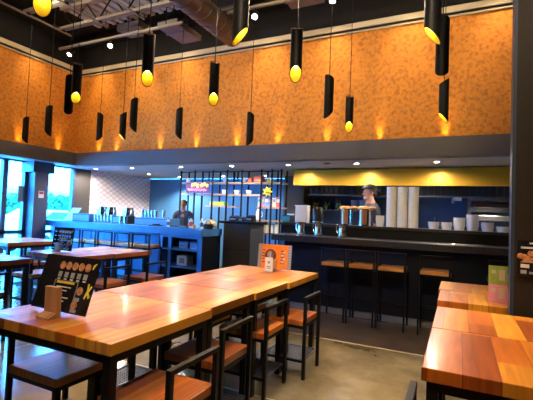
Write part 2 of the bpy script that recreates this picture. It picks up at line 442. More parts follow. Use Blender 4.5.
make_table(.98, .555, 'window side wooden table with the standing menu on it', (-5.15, 3.42, 0), LG)
make_table(.99, .70, 'window side wooden table nearest the shelf cabinet, joined behind the one with a menu', (-5.13, 3.985, 0), LG)
make_table(1.0, .95, 'window side wooden table cut off by the left edge, nearest the camera on that side', (-5.40, 2.05, 0), LG)
make_table(.98, .95, 'wooden table standing closest to the windows and their column', (-7.40, 3.95, 0), LG)

# ------------------------------------------------------------------ chairs
def make_chair():
    """square steel low-back chair: back at +x, seat .5, origin on the floor under the seat centre"""
    t = thing('dining_chair', '-', 'chair')
    MB().box(-.205, .195, -.205, .205, .455, .50).build('seat', M['wood_seat'], t, bevel=.004)
    fr = MB().box(-.2, .196, -.2, -.17, .43, .454).box(-.2, .196, .17, .2, .43, .454).box(-.2, -.17, -.17, .17, .43, .454).box(.166, .196, -.17, .17, .43, .454)
    fr.build('seat_frame', M['steel'], t)
    for y_ in (-.2, .17):
        MB().box(-.2, -.17, y_, y_+.03, 0, .43).build('leg', M['steel'], t)
        MB().box(.197, .223, y_+(.004 if y_ > 0 else 0), y_+.026+(.004 if y_ > 0 else 0), 0, .678).build('leg', M['steel'], t)
    MB().box(.196, .224, -.2, .2, .678, .702).build('back_rail', M['steel'], t)
    for y_ in (-.195, .175): MB().box(-.17, .206, y_, y_+.02, .14, .16).build('stretcher', M['steel'], t)
    bk = MB()
    bk.box(-.19, .2, -.18, -.168, .19, .203).box(-.19, .2, .168, .18, .19, .203).box(-.19, -.178, -.18, .18, .19, .203).box(.188, .2, -.18, .18, .19, .203)
    for k in range(16):
        u = -.17 + .34*(k+.5)/16
        bk.box(-.18, .19, u-.0035, u+.0035, .193, .197); bk.box(u-.0035+.005, u+.0035+.005, -.17, .17, .195, .199)
    bk.xf(Matrix.Translation((0, 0, -.04))); bk.build('mesh_basket', M['mesh'], t)
    return t
CH = make_chair(); chairs = []
MR, MLf = 'chairs on the bar stool side of the central tables', 'chairs on the window side of the central tables'
# right-hand side of the central row (backs towards +x)
for (x_, y_, rz, lab) in ((-1.345, 1.63, 0, 'black framed chair at the bottom of the picture, near the front table right corner'),
                      (-1.485, 2.28, .02, 'second chair from the camera along the near side of the central tables'),
                      (-1.515, 2.98, -.01, 'third chair from the camera along the near side of the central tables'),
                      (-1.395, 3.50, 0, 'near side chair standing out past the far end of the central tables')):
    place(CH, chairs, (x_, y_, 0), rz, lab, MR)
for (x_, y_, rz, lab) in ((-2.08, 1.655, 0, 'window side chair tucked in under the black menu table, wood seat turned grey by glare'),
                      (-2.175, 2.31, -.02, 'window side chair tucked under the second central table'),
                      (-2.075, 3.0, 0, 'window side chair tucked under the third central table'),
                      (-1.975, 3.56, 0, 'window side chair tucked under the far central table with the orange menu')):
    place(CH, chairs, (x_, y_, 0), PI+rz, lab, MLf)
LC = 'chairs round the window side tables'
for (x_, y_, rz, lab) in ((-3.98, 3.68, 0, 'chair with its back to the central row, at the window side table with a menu'),
                      (-3.93, 4.33, 0, 'chair with its back to the central row, beside the shelf cabinet end table'),
                      (-5.22, 3.62, PI, 'chair on the window side of the table with the standing menu'),
                      (-5.22, 4.32, PI, 'chair on the window side of the table nearest the shelf cabinet'),
                      (-4.42, 2.42, 0, 'chair at the table cut off by the left edge, nearest the camera'),
                      (-5.50, 2.78, PI, 'chair on the window side of the table cut off by the left edge'),
                      (-6.25, 4.22, 0, 'chair nearest the camera at the table closest to the windows'),
                      (-6.25, 4.74, 0, 'chair nearest the blue counter at the table closest to the windows'),
                      (-7.50, 4.4, PI, 'chair between the windows and the table closest to them')):
    place(CH, chairs, (x_, y_, 0), rz, lab, LC)
place(CH, chairs, (.045, 1.70, 0), PI, 'chair tucked under the front right table, only its back post showing')

# ------------------------------------------------------------------ bar stools
def make_stool():
    """low-back bar stool, back at -y"""
    t = thing('bar_stool', '-', 'stool')
    MB().box(-.165, .165, -.15, .19, .745, .79).build('seat', M['wood_bar'], t, bevel=.003)
    fr = MB().box(-.185, .185, -.155, -.135, .72, .743).box(-.185, .185, .17, .19, .72, .743).box(-.185, -.165, -.135, .17, .72, .743).box(.165, .185, -.135, .17, .72, .743)
    fr.build('seat_frame', M['steel'], t)
    for s in (-1, 1):
        x0 = s*.185
        MB().box(min(x0, x0-s*.022), max(x0, x0-s*.022), -.19, -.168, 0, .965).build('leg', M['steel'], t)
        MB().box(min(x0, x0-s*.022), max(x0, x0-s*.022), .19, .212, 0, .743).build('leg', M['steel'], t)
    MB().box(-.185, .185, -.19, -.168, .965, .985).build('back_rail', M['steel'], t)
    MB().box(-.163, .163, -.187, -.171, .35, .368).build('footrest', M['steel'], t)
    MB().box(-.163, .163, .193, .207, .25, .268).build('stretcher', M['steel'], t)
    return t
BS = make_stool(); stools = []
RS = 'bar stools along the dark bar counter'
for (x_, lab) in ((-1.55, 'bar stool at the left end of the dark counter row'),
                  (-1.165, 'second bar stool from the left along the dark counter'),
                  (-.78, 'third bar stool from the left along the dark counter'),
                  (-.265, 'bar stool standing apart after a gap, behind the right hand tables'),
                  (.50, 'bar stool behind the green and pink card, mostly hidden by the partition')):
    place(BS, stools, (x_, 5.53, 0), 0, lab, RS)
LS = 'bar stools along the blue window side counter'
for (x_, rz, lab) in ((-6.72, 0, 'bar stool nearest the windows along the blue counter'),
                  (-6.30, 0, 'second bar stool from the windows along the blue counter'),
                  (-5.88, 0, 'third bar stool from the windows along the blue counter'),
                  (-5.46, 0, 'fourth bar stool from the windows along the blue counter'),
                  (-5.03, .12, 'bar stool nearest the shelf cabinet, at the end of the blue counter')):
    place(BS, stools, (x_, 5.56, 0), rz, lab, LS)

# ------------------------------------------------------------------ dark bar counter (right)
bar = thing('bar_counter', 'long dark bar counter with navy front behind the bar stools', 'counter', (-2.5, 5.75, 0))
MB().box(.06, 4.9, 0, .06, .10, 1.03).build('front_panel', M['navy'], bar)
for k in range(6): pass
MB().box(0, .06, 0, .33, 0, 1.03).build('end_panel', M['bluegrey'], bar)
MB().box(.06, 4.9, .03, .06, 0, .10).build('kick_plate', plain('grey_kick_plate', (.22, .22, .22), .4), bar)
ct = tag(MB().box(-2.58, 2.4, 5.55, 6.08, 1.03, 1.12).build('countertop', M['ctop'], None, bevel=.006), 'dark stone countertop edge of the bar, under the steel mugs', 'countertop')
lg = thing('serving_ledge', 'raised black serving ledge behind the bar counter, carrying the plates and canisters', 'ledge', (-2.66, 6.09, 0))
MB().box(0, 5.0, 0, .06, 0, 1.26).build('front_panel', M['blackmatte'], lg)
MB().box(-.02, 5.0, -.03, .33, 1.26, 1.30).build('top', M['ctop'], lg, bevel=.004)

# ------------------------------------------------------------------ blue counter (left)
lc = thing('window_counter', 'blue lit counter on the window side with stools along its front', 'counter', (-8.38, 6.1, 0))
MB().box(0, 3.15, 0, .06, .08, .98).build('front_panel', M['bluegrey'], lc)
MB().box(0, 3.15, .03, .06, 0, .08).build('kick_plate', M['blackmatte'], lc)
rib = MB()
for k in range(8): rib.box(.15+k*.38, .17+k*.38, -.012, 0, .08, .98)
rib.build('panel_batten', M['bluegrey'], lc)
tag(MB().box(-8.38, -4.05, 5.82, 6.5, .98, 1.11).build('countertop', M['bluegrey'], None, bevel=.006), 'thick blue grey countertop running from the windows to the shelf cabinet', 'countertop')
cab = thing('shelf_cabinet', 'blue cabinet with two open shelves at the end of the window side counter', 'cabinet', (-5.0, 5.87, 0))
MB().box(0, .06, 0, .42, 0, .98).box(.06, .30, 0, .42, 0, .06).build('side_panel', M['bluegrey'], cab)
MB().box(.86, .94, 0, .60, 0, .98).build('side_panel', M['navy'], cab)
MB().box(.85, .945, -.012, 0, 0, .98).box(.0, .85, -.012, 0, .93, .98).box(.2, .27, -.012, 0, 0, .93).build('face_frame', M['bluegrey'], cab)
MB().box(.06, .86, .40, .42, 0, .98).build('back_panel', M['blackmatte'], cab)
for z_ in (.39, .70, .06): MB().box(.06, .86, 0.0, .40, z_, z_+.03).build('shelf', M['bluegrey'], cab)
bp = thing('condiment_caddy', 'two blue patterned caddies on the upper cabinet shelf', 'caddy')
bp['label'] = 'left blue patterned caddy on the upper cabinet shelf'
bp.location = (-4.66, 6.0, .73)
MB().box(0, .2, 0, .16, 0, .12).build('box', plain('blue_grid_basket', (.20, .32, .50), .5, var=.6, vscale=30), bp, bevel=.006)
MB().box(-.005, .205, -.005, .165, .12, .13).build('rim', M['bluegrey'], bp)
c2 = copy_tree(bp); c2.location = (-4.42, 6.0, .73); c2['label'] = 'right blue patterned caddy on the upper cabinet shelf'
for o in (bp, c2): o['group'] = 'caddies on the upper cabinet shelf'
nb = thing('napkin_box', 'white napkin box on the lower cabinet shelf', 'box', (-4.68, 5.98, .42))
MB().box(0, .23, 0, .2, 0, .18).build('box', M['whitem'], nb, bevel=.008)
MB().box(.06, .17, -.003, 0, .04, .14).build('slot', M['printgrey'], nb)
# black pass station
ps = thing('service_station', 'tall plain charcoal service station between the shelf cabinet and the bar', 'cabinet', (-4.02, 6.5, 0))
MB().box(0, .58, 0, .55, 0, 1.22).build('body', plain('charcoal_laminate', (.045, .047, .058), .5), ps)
MB().box(-.10, .62, -.04, .6, 1.22, 1.265).build('top', M['blackmatte'], ps)
MB().box(.0, .58, -.004, 0, .74, .746).build('panel_joint', M['blackmatte'], ps)

# ------------------------------------------------------------------ back bar shelving
sh = thing('shelving_unit', 'tall black steel shelving unit with wooden shelves along the back wall', 'shelf', (-5.82, 7.4, 0))
for x_ in (.03, .42, .90, 1.27, 1.64, 2.10, 2.34, 2.55):
    for y_ in (0, .30):
        MB().box(x_-.014, x_+.014, y_, y_+.028, 0, ZC).build('post', M['steel'], sh)
for (a, b, z_) in ((0, 2.58, 2.055), (0, 2.08, 1.80), (.72, 1.5, 1.545), (2.0, 2.58, 1.545), (1.95, 2.58, 1.27), (1.95, 2.58, 1.01)):
    MB().box(a, b, .03, .298, z_, z_+.03).build('shelf', M['wood_shelf'], sh)
MB().box(0, 2.58, .005, .025, ZC-.05, ZC-.03).build('top_rail', M['steel'], sh)
for x0, x1 in ((.62, .78), (1.42, 1.52)):
    MB().box(x0-.012, x0+.012, .03, .05, 2.12, ZC-.03).box(x1-.012, x1+.012, .03, .05, 2.12, ZC-.03).box(x0, x1, .03, .05, 2.12, 2.14).build('hanging_rail', M['steel'], sh)

# things on the shelves
def cup(name, r, h, mat, label, cat, loc, group=None, taper=.85, handle=False):
    mb = MB().lathe([(0, 0), (r*taper, 0), (r, h), (r*.9, h), (r*.75, .012), (0, .012)], n=16)
    if not handle: return one(name, mb, mat, label, cat, loc, 0, group, True)
    t = thing(name, label, cat, loc, 0, group)
    mb.build('body', mat, t, True)
    pts = [(-r*.93 - .045*math.sin(PI*k/8), 0, h*(.88 - .7*k/8)) for k in range(9)]
    MB().tube(pts, .007, 6).build('handle', mat, t, True)
    return t
def copied(src, loc, label):
    o = copy_tree(src); o.location = loc; o['label'] = label; return o
SZ = lambda z_: z_+.03
sg = 'white cups on the top shelf'
c = cup('cup', .05, .10, M['white'], 'white cup at the left end of the top shelf', 'cup', (-5.66, 7.52, 2.085), sg)
copied(c, (-4.66, 7.52, 2.085), 'white cup on the middle of the top shelf')
copied(c, (-4.2, 7.52, 2.085), 'white cup right of the middle of the top shelf')
sg2 = 'white bowls on the second shelf'
b_ = cup('bowl', .07, .09, M['white'], 'white bowl left on the second shelf', 'bowl', (-4.66, 7.52, 1.83), sg2, taper=.6)
copied(b_, (-4.36, 7.52, 1.83), 'white bowl in the middle of the second shelf')
copied(b_, (-4.06, 7.52, 1.83), 'white bowl right on the second shelf')
for i, (x_, w_, h_) in enumerate(((-4.06, .10, .10), (-3.92, .20, .13))):
    t = thing('red_carton', ('small red carton on the top shelf', 'longer red carton on the top shelf, right of the small one')[i], 'carton', (x_, 7.45, 2.085), 0, 'red cartons on the top shelf')
    MB().box(0, w_, 0, .14, 0, h_).build('box', M['red'], t, bevel=.004)
    MB().box(.015, w_-.015, -.003, 0, .02, h_*.5).build('print_band', M['orange'], t)
yg = 'yellow jars on the top shelf'
j = thing('spice_jar', 'left of two yellow jars at the right end of the top shelf', 'jar', (-3.60, 7.5, 2.085), 0, yg)
MB().lathe([(0, 0), (.03, 0), (.03, .07), (.022, .08), (0, .08)], n=12).build('body', M['yellow'], j, True)
MB().lathe([(0, 0), (.025, 0), (.025, .02), (0, .02)], (0, 0, .08), 12).build('lid', M['whitem'], j, True)
copied(j, (-3.52, 7.5, 2.085), 'right of two yellow jars at the right end of the top shelf')
# purple fiesta sign
sn = thing('purple_sign', 'purple sign with yellow and pink lettering hung on the second shelf', 'sign', (-5.60, 7.385, 1.84))
MB().box(0, .62, -.012, 0, 0, .235).build('board', M['purple'], sn)
ym = MB(); random.seed(3)
for k in range(6):
    x0 = .14+k*.075 + (.03 if k > 2 else 0); z0 = .135+.02*math.sin(k*2)
    ym.prism([(x0, z0), (x0+.055, z0+.01), (x0+.06, z0+.07), (x0+.02, z0+.09), (x0-.005, z0+.05)], -.017, -.012)
ym.build('yellow_lettering', M['yellow'], sn)
pts = [(.05+.5*k/60, -.016, .07+.03*math.sin(k*1.05)*(1.3 if k % 13 < 3 else .8)) for k in range(61)]
MB().tube(pts, .007, 5).build('pink_script', M['pink'], sn)
# green cartons, star, books
gt = thing('lime_carton', 'long lime and yellow carton on the third shelf', 'carton', (-5.0, 7.45, 1.575))
MB().box(0, .38, 0, .15, 0, .085).build('box', M['green'], gt, bevel=.004)
MB().box(.05, .33, -.003, 0, .02, .06).build('yellow_band', M['yellow'], gt)
sp = thing('pinata_star', 'spiky yellow star decoration hanging on the shelving right end', 'decoration', (-3.54, 7.36, 1.885))
MB().ball((0, 0, 0), .055).build('core', M['yellow'], sp, True)
spk = MB()
for k in range(7):
    a = 2*PI*k/7; spk.cyl((.03*math.cos(a), 0, .03*math.sin(a)), (.125*math.cos(a), -.01, .115*math.sin(a)), .036, 8, .006)
spk.cyl((0, -.03, 0), (0, -.12, 0), .035, 8, .005)
spk.build('point', M['yellow'], sp)
MB().cyl((0, .0, .05), (0, .03, .20), .003, 6).build('cord', M['blackmatte'], sp)
bc = [('white_book', (.75, .72, .75)), ('pink_book', (.70, .25, .45)), ('blue_book', (.15, .28, .60)), ('violet_book', (.35, .18, .5)), ('cream_book', (.75, .66, .55)), ('red_book', (.6, .1, .1))]
x_ = -3.80
for k, (n_, c_) in enumerate(bc):
    w_ = .06+.02*(k % 3)
    t = thing('magazine', '%s covered magazine standing on the right shelf under the yellow star' % n_.split('_')[0], 'magazine', (x_, 7.45, 1.575), 0, 'magazines under the yellow star')
    MB().box(0, w_, 0, .02, 0, .19+.02*(k % 2)).build('cover', plain(n_+'_cover', c_, .5, var=.3, vscale=20), t)
    MB().box(.012, w_-.012, -.003, 0, .10, .16).build('cover_print', plain(n_+'_print', tuple(1-q for q in c_), .5), t)
    x_ += w_+.008
cg = 'stacked cup sleeves on the bottom shelf'
labs = ['at the left end', 'second from the left', 'third from the left', 'fourth from the left', 'at the right end']
mats = [M['whitem'], plain('pale_blue_cup', (.55, .68, .80), .5), M['beige'], plain('pale_blue_cup_b', (.60, .70, .78), .5), M['whitem']]
for k in range(5):
    mb = MB()
    for q in range(6): mb.lathe([(0, 0), (.036, 0), (.045, .03), (.045, .033), (0, .033)], (0, 0, q*.032), 14)
    t = one('cup_stack', mb, mats[k], 'stack of paper cups %s of the lowest back shelf' % labs[k], 'cup stack', (-3.80+k*.105, 7.52, 1.04), 0, cg, True)
tj = thing('white_jug', 'tall white jug on the right shelving below the magazines', 'jug', (-3.80, 7.5, 1.30))
MB().lathe([(0, 0), (.05, 0), (.055, .15), (.035, .21), (.03, .23), (0, .23)], n=16).build('body', M['whitem'], tj, True)
MB().tube([(.05, 0, .05), (.09, 0, .08), (.09, 0, .15), (.045, 0, .18)], .008, 6).build('handle', M['whitem'], tj, True)
MB().lathe([(0, 0), (.025, 0), (.02, .03), (0, .03)], (0, 0, .23), 12).build('cap', M['bluegrey'], tj, True)

# ------------------------------------------------------------------ things on the window-side counter
ZL = 1.11
def crate(label, x0, x1, y0, y1, z0, h, mat):
    t = thing('back_riser', label, 'riser', (x0, y0, z0))
    w_, d_ = x1-x0, y1-y0
    MB().box(0, w_, 0, d_, 0, h).build('body', mat, t, bevel=.006)
    MB().box(.02, w_-.02, -.004, 0, .02, h-.03).build('front_panel', plain('riser_panel_'+label[:4], (.20, .30, .42), .5), t)
    return t
crate('left long blue riser box on the window side counter', -7.62, -7.10, 6.05, 6.35, ZL, .17, M['bluegrey'])
crate('right long blue riser box on the window side counter', -5.88, -4.98, 6.1, 6.4, ZL, .15, M['bluegrey'])
crate('black low riser between the cups and the right blue riser', -6.48, -6.12, 6.1, 6.38, ZL, .16, M['black'])
cgp = 'row of steel cups on the window side counter'
first = None
order = ['first', 'second', 'third', 'fourth', 'fifth', 'sixth']
for k in range(6):
    loc = (-7.02+k*.098, 6.15, ZL)
    lab = '%s steel tumbler from the windows in the row on the blue counter' % order[k]
    if first is None:
        first = thing('steel_tumbler', lab, 'tumbler', loc, 0, cgp)
        MB().lathe([(0, 0), (.036, 0), (.045, .165), (.040, .165), (.032, .01), (0, .01)], n=16).build('body', M['tin'], first, True)
        MB().lathe([(.0445, .158), (.0475, .162), (.0445, .168)], n=16).build('rim', M['stain'], first, True)
    else: copied(first, loc, lab)
pg = 'big steel jugs behind the tumblers'
pj = thing('steel_jug', 'steel jug nearest the windows, behind the tumblers on the blue counter', 'jug', (-7.12, 6.42, ZL), 0, pg)
JP = [(0, 0), (.075, 0), (.095, .06), (.105, .14), (.10, .22), (.085, .27), (.09, .30), (.082, .30), (.09, .2), (.09, .1), (.06, .02), (0, .02)]
MB().lathe([(r*1.05, z_*1.12) for r, z_ in JP], n=20).build('body', M['tin'], pj, True)
MB().tube([(-.09, 0, .29), (-.17, 0, .27), (-.185, 0, .18), (-.16, 0, .10), (-.10, 0, .08)], .012, 6).build('handle', M['tin'], pj, True)
copied(pj, (-6.86, 6.42, ZL), 'steel jug in the middle of the three behind the tumblers')
p3 = copied(pj, (-6.35, 6.42, ZL), 'steel jug alone above the black riser on the blue counter')
copied(first, (-6.13, 6.0, ZL), 'short steel shaker cup beside the right blue riser')['group'] = 'loose steel cups by the right riser'
copied(first, (-6.03, 6.02, ZL), 'steel shaker cup touching the left end of the right blue riser')['group'] = 'loose steel cups by the right riser'
bg_ = 'tall bottles standing on the right riser'
bt = thing('glass_bottle', 'first tall cup from the left standing on the right blue riser', 'cup', (-5.80, 6.25, ZL+.15), 0, bg_)
MB().lathe([(0, 0), (.030, 0), (.038, .15), (.034, .15), (.026, .01), (0, .01)], n=14).build('body', M['tin'], bt, True)
MB().lathe([(.0375, .145), (.041, .150), (.0375, .155)], n=14).build('rim', M['stain'], bt, True)
bt.name = 'tall_cup'
for k in range(1, 5): copied(bt, (-5.80+k*.085, 6.25, ZL+.15), '%s tall cup from the left standing on the right blue riser' % order[k])
s5 = copied(bt, (-5.26, 6.25, ZL+.15), 'tall cup standing apart at the right end of the right blue riser')
# tilted white sheet
ts = thing('menu_sheet', 'white tilted menu sheet standing at the window end of the counter', 'sheet', (-7.98, 6.1, ZL))
MB().add([(0, 0, 0), (.32, 0, 0), (.42, .12, .29), (.14, .12, .29), (0, .008, 0), (.32, .008, 0), (.42, .128, .29), (.14, .128, .29)],
         [(0, 1, 2, 3), (7, 6, 5, 4), (0, 4, 5, 1), (1, 5, 6, 2), (2, 6, 7, 3), (3, 7, 4, 0)]).build('sheet', M['paper'], ts)
MB().box(.02, .30, 0, .10, 0, .012).build('foot', M['whitem'], ts)
# condiments at the cabinet end
def bottle(label, loc, h=.17, r=.032, mat=None, capmat=None):
    t = thing('sauce_bottle', label, 'bottle', loc, 0, 'sauce bottles over the shelf cabinet')
    MB().lathe([(0, 0), (r, 0), (r, h*.68), (r*.45, h*.82), (r*.4, h*.86), (0, h*.86)], n=14).build('body', mat or M['whitem'], t, True)
    MB().lathe([(0, 0), (r*.5, 0), (r*.35, h*.14), (0, h*.14)], (0, 0, h*.86), 12).build('cap', capmat or M['black'], t, True)
    MB().lathe([(r*1.02, h*.18), (r*1.03, h*.2), (r*1.03, h*.55), (r*1.02, h*.57)], n=14).build('paper_label', M['red'] if h > .19 else M['bluegrey'], t, True)
    return t
bottle('white sauce bottle above the left side of the shelf cabinet', (-4.98, 6.05, ZL))
bottle('taller white bottle with a red label above the shelf cabinet right side', (-4.40, 5.98, ZL), .21, .036)
bottle('white squeeze bottle next to the beige cloth bundle', (-4.28, 6.15, ZL), .19, .034, M['whitem'], M['whitem'])
cup('orange_cup', .035, .07, plain('orange_plastic', (.75, .35, .12), .5), 'small orange cup in front of the beige cloth bundle', 'cup', (-4.30, 5.94, ZL))
cb = MB().ball((0, 0, .07), .14, 16, 10, (1.0, .7, .62))
cbo = one('cloth_bundle', cb, M['beige'], 'bundle of beige cloth on the counter above the shelf cabinet', 'cloth', (-4.22, 6.33, ZL+.012), 0, None, True)
bk = thing('black_caddy', 'black caddy at the right end of the blue counter', 'caddy', (-4.14, 6.0, ZL))
MB().box(0, .1, 0, .16, 0, .09).build('box', M['black'], bk, bevel=.008)
MB().tube([(.05, 0, .09), (.05, .03, .15), (.05, .13, .15), (.05, .16, .09)], .006, 6).build('handle', M['steel'], bk, True)
tr = thing('bar_tool_tray', 'low dark tray of bar tools lying on the blue counter', 'tray', (-4.88, 5.98, ZL))
MB().box(0, .40, 0, .18, 0, .015).box(0, .40, 0, .012, .015, .035).box(0, .40, .168, .18, .015, .035).build('tray', M['black'], tr)
for k in range(5): MB().cyl((.05+k*.07, .03, .028), (.08+k*.07, .15, .028), .009, 8).build('tool', M['stain'] if k % 2 else M['black'], tr)
tl = thing('tool_strap', 'black bar tools lying on the counter over the last window side stool', 'tools', (-5.34, 5.92, ZL))
MB().box(0, .24, 0, .12, 0, .025).build('pouch', M['black'], tl, bevel=.006)
MB().cyl((.05, .06, .03), (.2, .09, .035), .012, 8).build('handle', M['steel'], tl)
# on the service station and beside it
eq = [('coffee_grinder', 'low black machine at the left of the service station top', -3.98, .16, .09), ('card_terminal', 'black card machine in the middle of the service station top', -3.78, .10, .07), ('receipt_printer', 'black box printer at the right of the service station top', -3.62, .14, .11)]
for n_, l_, x_, w_, h_ in eq:
    t = thing(n_, l_, 'machine', (x_, 6.62, 1.265), 0, 'machines on the service station')
    MB().box(0, w_, 0, .16, 0, h_).build('housing', M['black'], t, bevel=.01)
    MB().prism([(0.01, h_), (w_-.01, h_), (w_-.03, h_+.02), (.03, h_+.02)], .02, .14).build('lid', plain('dark_grey_plastic', (.05, .05, .055), .5), t)
    MB().box(.02, w_-.02, -.003, 0, h_*.3, h_*.6).build('panel', M['printgrey'], t)

# ------------------------------------------------------------------ things on the bar and ledge
mg = 'steel mugs with handles on the bar counter'
def mug(label, loc, proto=[None]):
    if proto[0] is None:
        t = thing('steel_mug', label, 'mug', loc, -.5, mg)
        MB().lathe([(0, 0), (.062, 0), (.066, .02), (.06, .10), (.064, .19), (.070, .20), (.062, .20), (.055, .1), (.055, .015), (0, .015)], n=20).build('body', M['tin'], t, True)
        MB().tube([(-.06, 0, .175), (-.10, 0, .185), (-.125, 0, .15), (-.12, 0, .09), (-.09, 0, .05), (-.06, 0, .045)], .011, 8).build('handle', M['tin'], t, True)
        MB().box(.015, .05, -.068, -.058, .03, .14).build('warm_reflection', M['copper'], t, bevel=.003)  # warm reflection on the mug, built as a copper-coloured plate
        proto[0] = t; return t
    return copied(proto[0], loc, label)
mug('steel mug below the white container on the bar counter', (-2.18, 5.79, 1.12))
mug('steel mug in front of the black airpot on the bar counter', (-1.91, 5.79, 1.12))
mug('steel mug in front of the left food canister on the bar counter', (-1.54, 5.79, 1.12))
tray = tag(MB().box(-.10, .30, 5.60, 5.74, 1.12, 1.135).build('steel_tray', M['stain'], None, bevel=.004), 'flat steel tray lying on the bar counter near the partition', 'tray')
pl_ = one('glass_plate', MB().lathe([(0, 0), (.08, 0), (.12, .012), (.115, .014), (0, .006)], n=24), M['stain'], 'shallow steel plate at the left end of the bar counter', 'plate', (-2.40, 5.86, 1.12), 0, None, True)
ZG = 1.30
tb = thing('tissue_box', 'teal and dark tissue box at the left end of the serving ledge', 'box', (-2.66, 6.14, ZG))
MB().box(0, .22, 0, .14, 0, .12).build('box', M['ductdark'], tb, bevel=.008)
MB().box(-.004, .13, -.004, .07, 0.01, .10).build('teal_panel', M['teal'], tb)
MB().box(.06, .17, .05, .09, .12, .145).build('tissue', M['paper'], tb)
wc = thing('white_container', 'tall white plastic container on the ledge between tissue box and black airpot', 'container', (-2.44, 6.14, ZG))
MB().box(0, .21, 0, .15, 0, .27).build('body', M['whitem'], wc, bevel=.02)
MB().box(-.006, .216, -.006, .156, .27, .29).build('lid', M['white'], wc, bevel=.005)
ap = thing('airpot', 'black cylindrical airpot on the serving ledge', 'airpot', (-2.07, 6.22, ZG))
MB().lathe([(0, 0), (.085, 0), (.085, .22), (.07, .26), (.05, .27), (0, .27)], n=24).build('body', M['black'], ap, True)
MB().lathe([(.0855, .02), (.087, .022), (.087, .035), (.0855, .037)], n=24).build('base_band', M['stain'], ap, True)
MB().box(-.02, .02, -.13, -.05, .22, .25).build('spout', M['black'], ap, bevel=.006)
def canister(label, loc):
    t = thing('food_canister', label, 'canister', loc, 0, 'steel canisters of fried food on the ledge')
    MB().lathe([(0, 0), (.095, 0), (.095, .25), (.088, .25), (.088, .012), (0, .012)], n=24).build('body', M['tin'], t, True)
    n = 10; vs = []
    for k in range(n+1):
        a = math.radians(-128 + 66*k/n)
        for z_ in (.02, .24): vs.append((.0965*math.cos(a), .0965*math.sin(a), z_))
    MB().add(vs, [(2*k, 2*k+2, 2*k+3, 2*k+1) for k in range(n)]).build('copper_panel', M['copper'], t, True)
    random.seed(11)
    fd = MB()
    for k in range(16):
        a = random.uniform(0, 2*PI); r = random.uniform(0, .105)
        fd.ball((r*math.cos(a), r*math.sin(a), .255+random.uniform(0, .035)-r*.1), .038, 8, 6, (1.5, 1.2, .6))
    fd.build('fried_food', M['chip'], t, True)
    return t
canister('steel canister heaped with fried food on the ledge, left of the cook', (-1.60, 6.24, ZG))
c_ = copy_tree([o for o in S.objects if o.name == 'food_canister'][0]); c_.location = (-1.30, 6.18, ZG); c_['label'] = 'steel canister heaped with fried food directly in front of the cook'
# white paper cups beside the cook
mb = MB()
def stack(name, label, loc, r0, r1, h, n, mat, cat, group, step):
    mb = MB()
    for q in range(n): mb.lathe([(0, 0), (r0, 0), (r1, h), (r1+.004, h), (r1+.004, h+.004), (0, h+.004)], (0, 0, q*step), 22)
    return one(name, mb, mat, label, cat, loc, 0, group, True)
stack('cup_stack', 'short stack of white cups between the cook and the tall white columns', (-1.08, 6.2, ZG), .05, .062, .09, 5, M['white'], 'cup stack', None, .018)
tg = 'tall columns of white takeout lids on the ledge'
for k, (x_, lab) in enumerate(((-.92, 'left'), (-.765, 'middle'), (-.61, 'right'))):
    n = 30
    mb = MB()
    for q in range(n): mb.lathe([(0, 0), (.068, 0), (.076, .014), (.076, .0195), (0, .0195)], (0, 0, q*.02), 22)
    one('lid_column', mb, M['white'], '%s of the three tall white columns on the serving ledge' % lab, 'lid stack', (x_, 6.22, ZG), 0, tg, True)
bw = 'white bowls and dishes at the right end of the ledge'
def bowl(name, label, x_, r, h, n, step, y_=6.2):
    return stack(name, label, (x_, y_, ZG), r*.8, r, h, n, M['white'], 'bowl', bw, step)
bowl('bowl_stack', 'white bowls with a spoon, left end of the crockery on the ledge', -.33, .075, .07, 2, .03)
bowl('bowl_stack', 'second white bowl stack from the left of the crockery on the ledge', -.16, .072, .07, 2, .03)
bowl('bowl_stack', 'middle tall stack of cream bowls on the ledge', .0, .075, .08, 4, .03)
bowl('bowl_stack', 'tallest stack of white bowls on the ledge', .165, .080, .08, 5, .034)
bowl('bowl_stack', 'wide white bowl stack right of the tallest bowls', .345, .078, .07, 3, .024)
bowl('plate_stack', 'low white plate stack beside the partition on the ledge', .53, .085, .05, 2, .02)
sp_ = thing('spoon', 'spoon standing in the left white bowls on the ledge', 'spoon', (-.33, 6.2, ZG+.10))
MB().cyl((0, 0, 0), (.015, .01, .07), .005, 8).build('handle', M['stain'], sp_)
MB().ball((0, 0, 0), .016, 8, 6, (1, .7, .5)).build('bowl', M['stain'], sp_)

# ------------------------------------------------------------------ kitchen
hd = thing('extractor_hood', 'wide brass fronted extractor hood over the open kitchen', 'hood', (-3.0, 7.4, 2.02))
MB().box(0, 5.2, 0, .05, 0, .31).build('front_panel', M['gold'], hd, bevel=.004)
MB().box(0, .04, .05, 1.4, 0, .31).build('side_panel', M['stain'], hd)
MB().box(.04, 5.2, .05, 1.4, .27, .31).build('top_panel', M['stain'], hd)
fl = MB()
for k in range(46): fl.box(.08+k*.11, .14+k*.11, .82, .90, -.12, .20)
fl.box(.04, 5.2, .90, .93, -.12, .20)
fl.build('baffle_filter', plain('dark_filter_steel', (.10, .12, .15), .35, .7), hd)
MB().box(.04, 5.2, .80, .93, -.15, -.12).build('grease_gutter', M['stain'], hd)
hl = 'small hood lamps under the brass front'
for k, (x_, lab) in enumerate(((-2.70, 'left'), (-2.44, 'right'))):
    t = thing('hood_lamp', '%s small lamp under the left end of the brass hood' % lab, 'lamp', (x_, 7.55, 2.10), 0, hl)
    MB().lathe([(0, 0), (.03, 0), (.04, .05), (.02, .07), (0, .19)], n=14).build('housing', M['stain'], t, True)
    MB().lathe([(0, -.004), (.026, -.004), (.026, 0), (0, 0)], n=14).build('lens', M['down'] if k == 0 else M['whitem'], t, True)
cam_ = thing('heat_sensor', 'small white device hanging under the hood filters', 'sensor', (-.11, 8.2, 1.87))
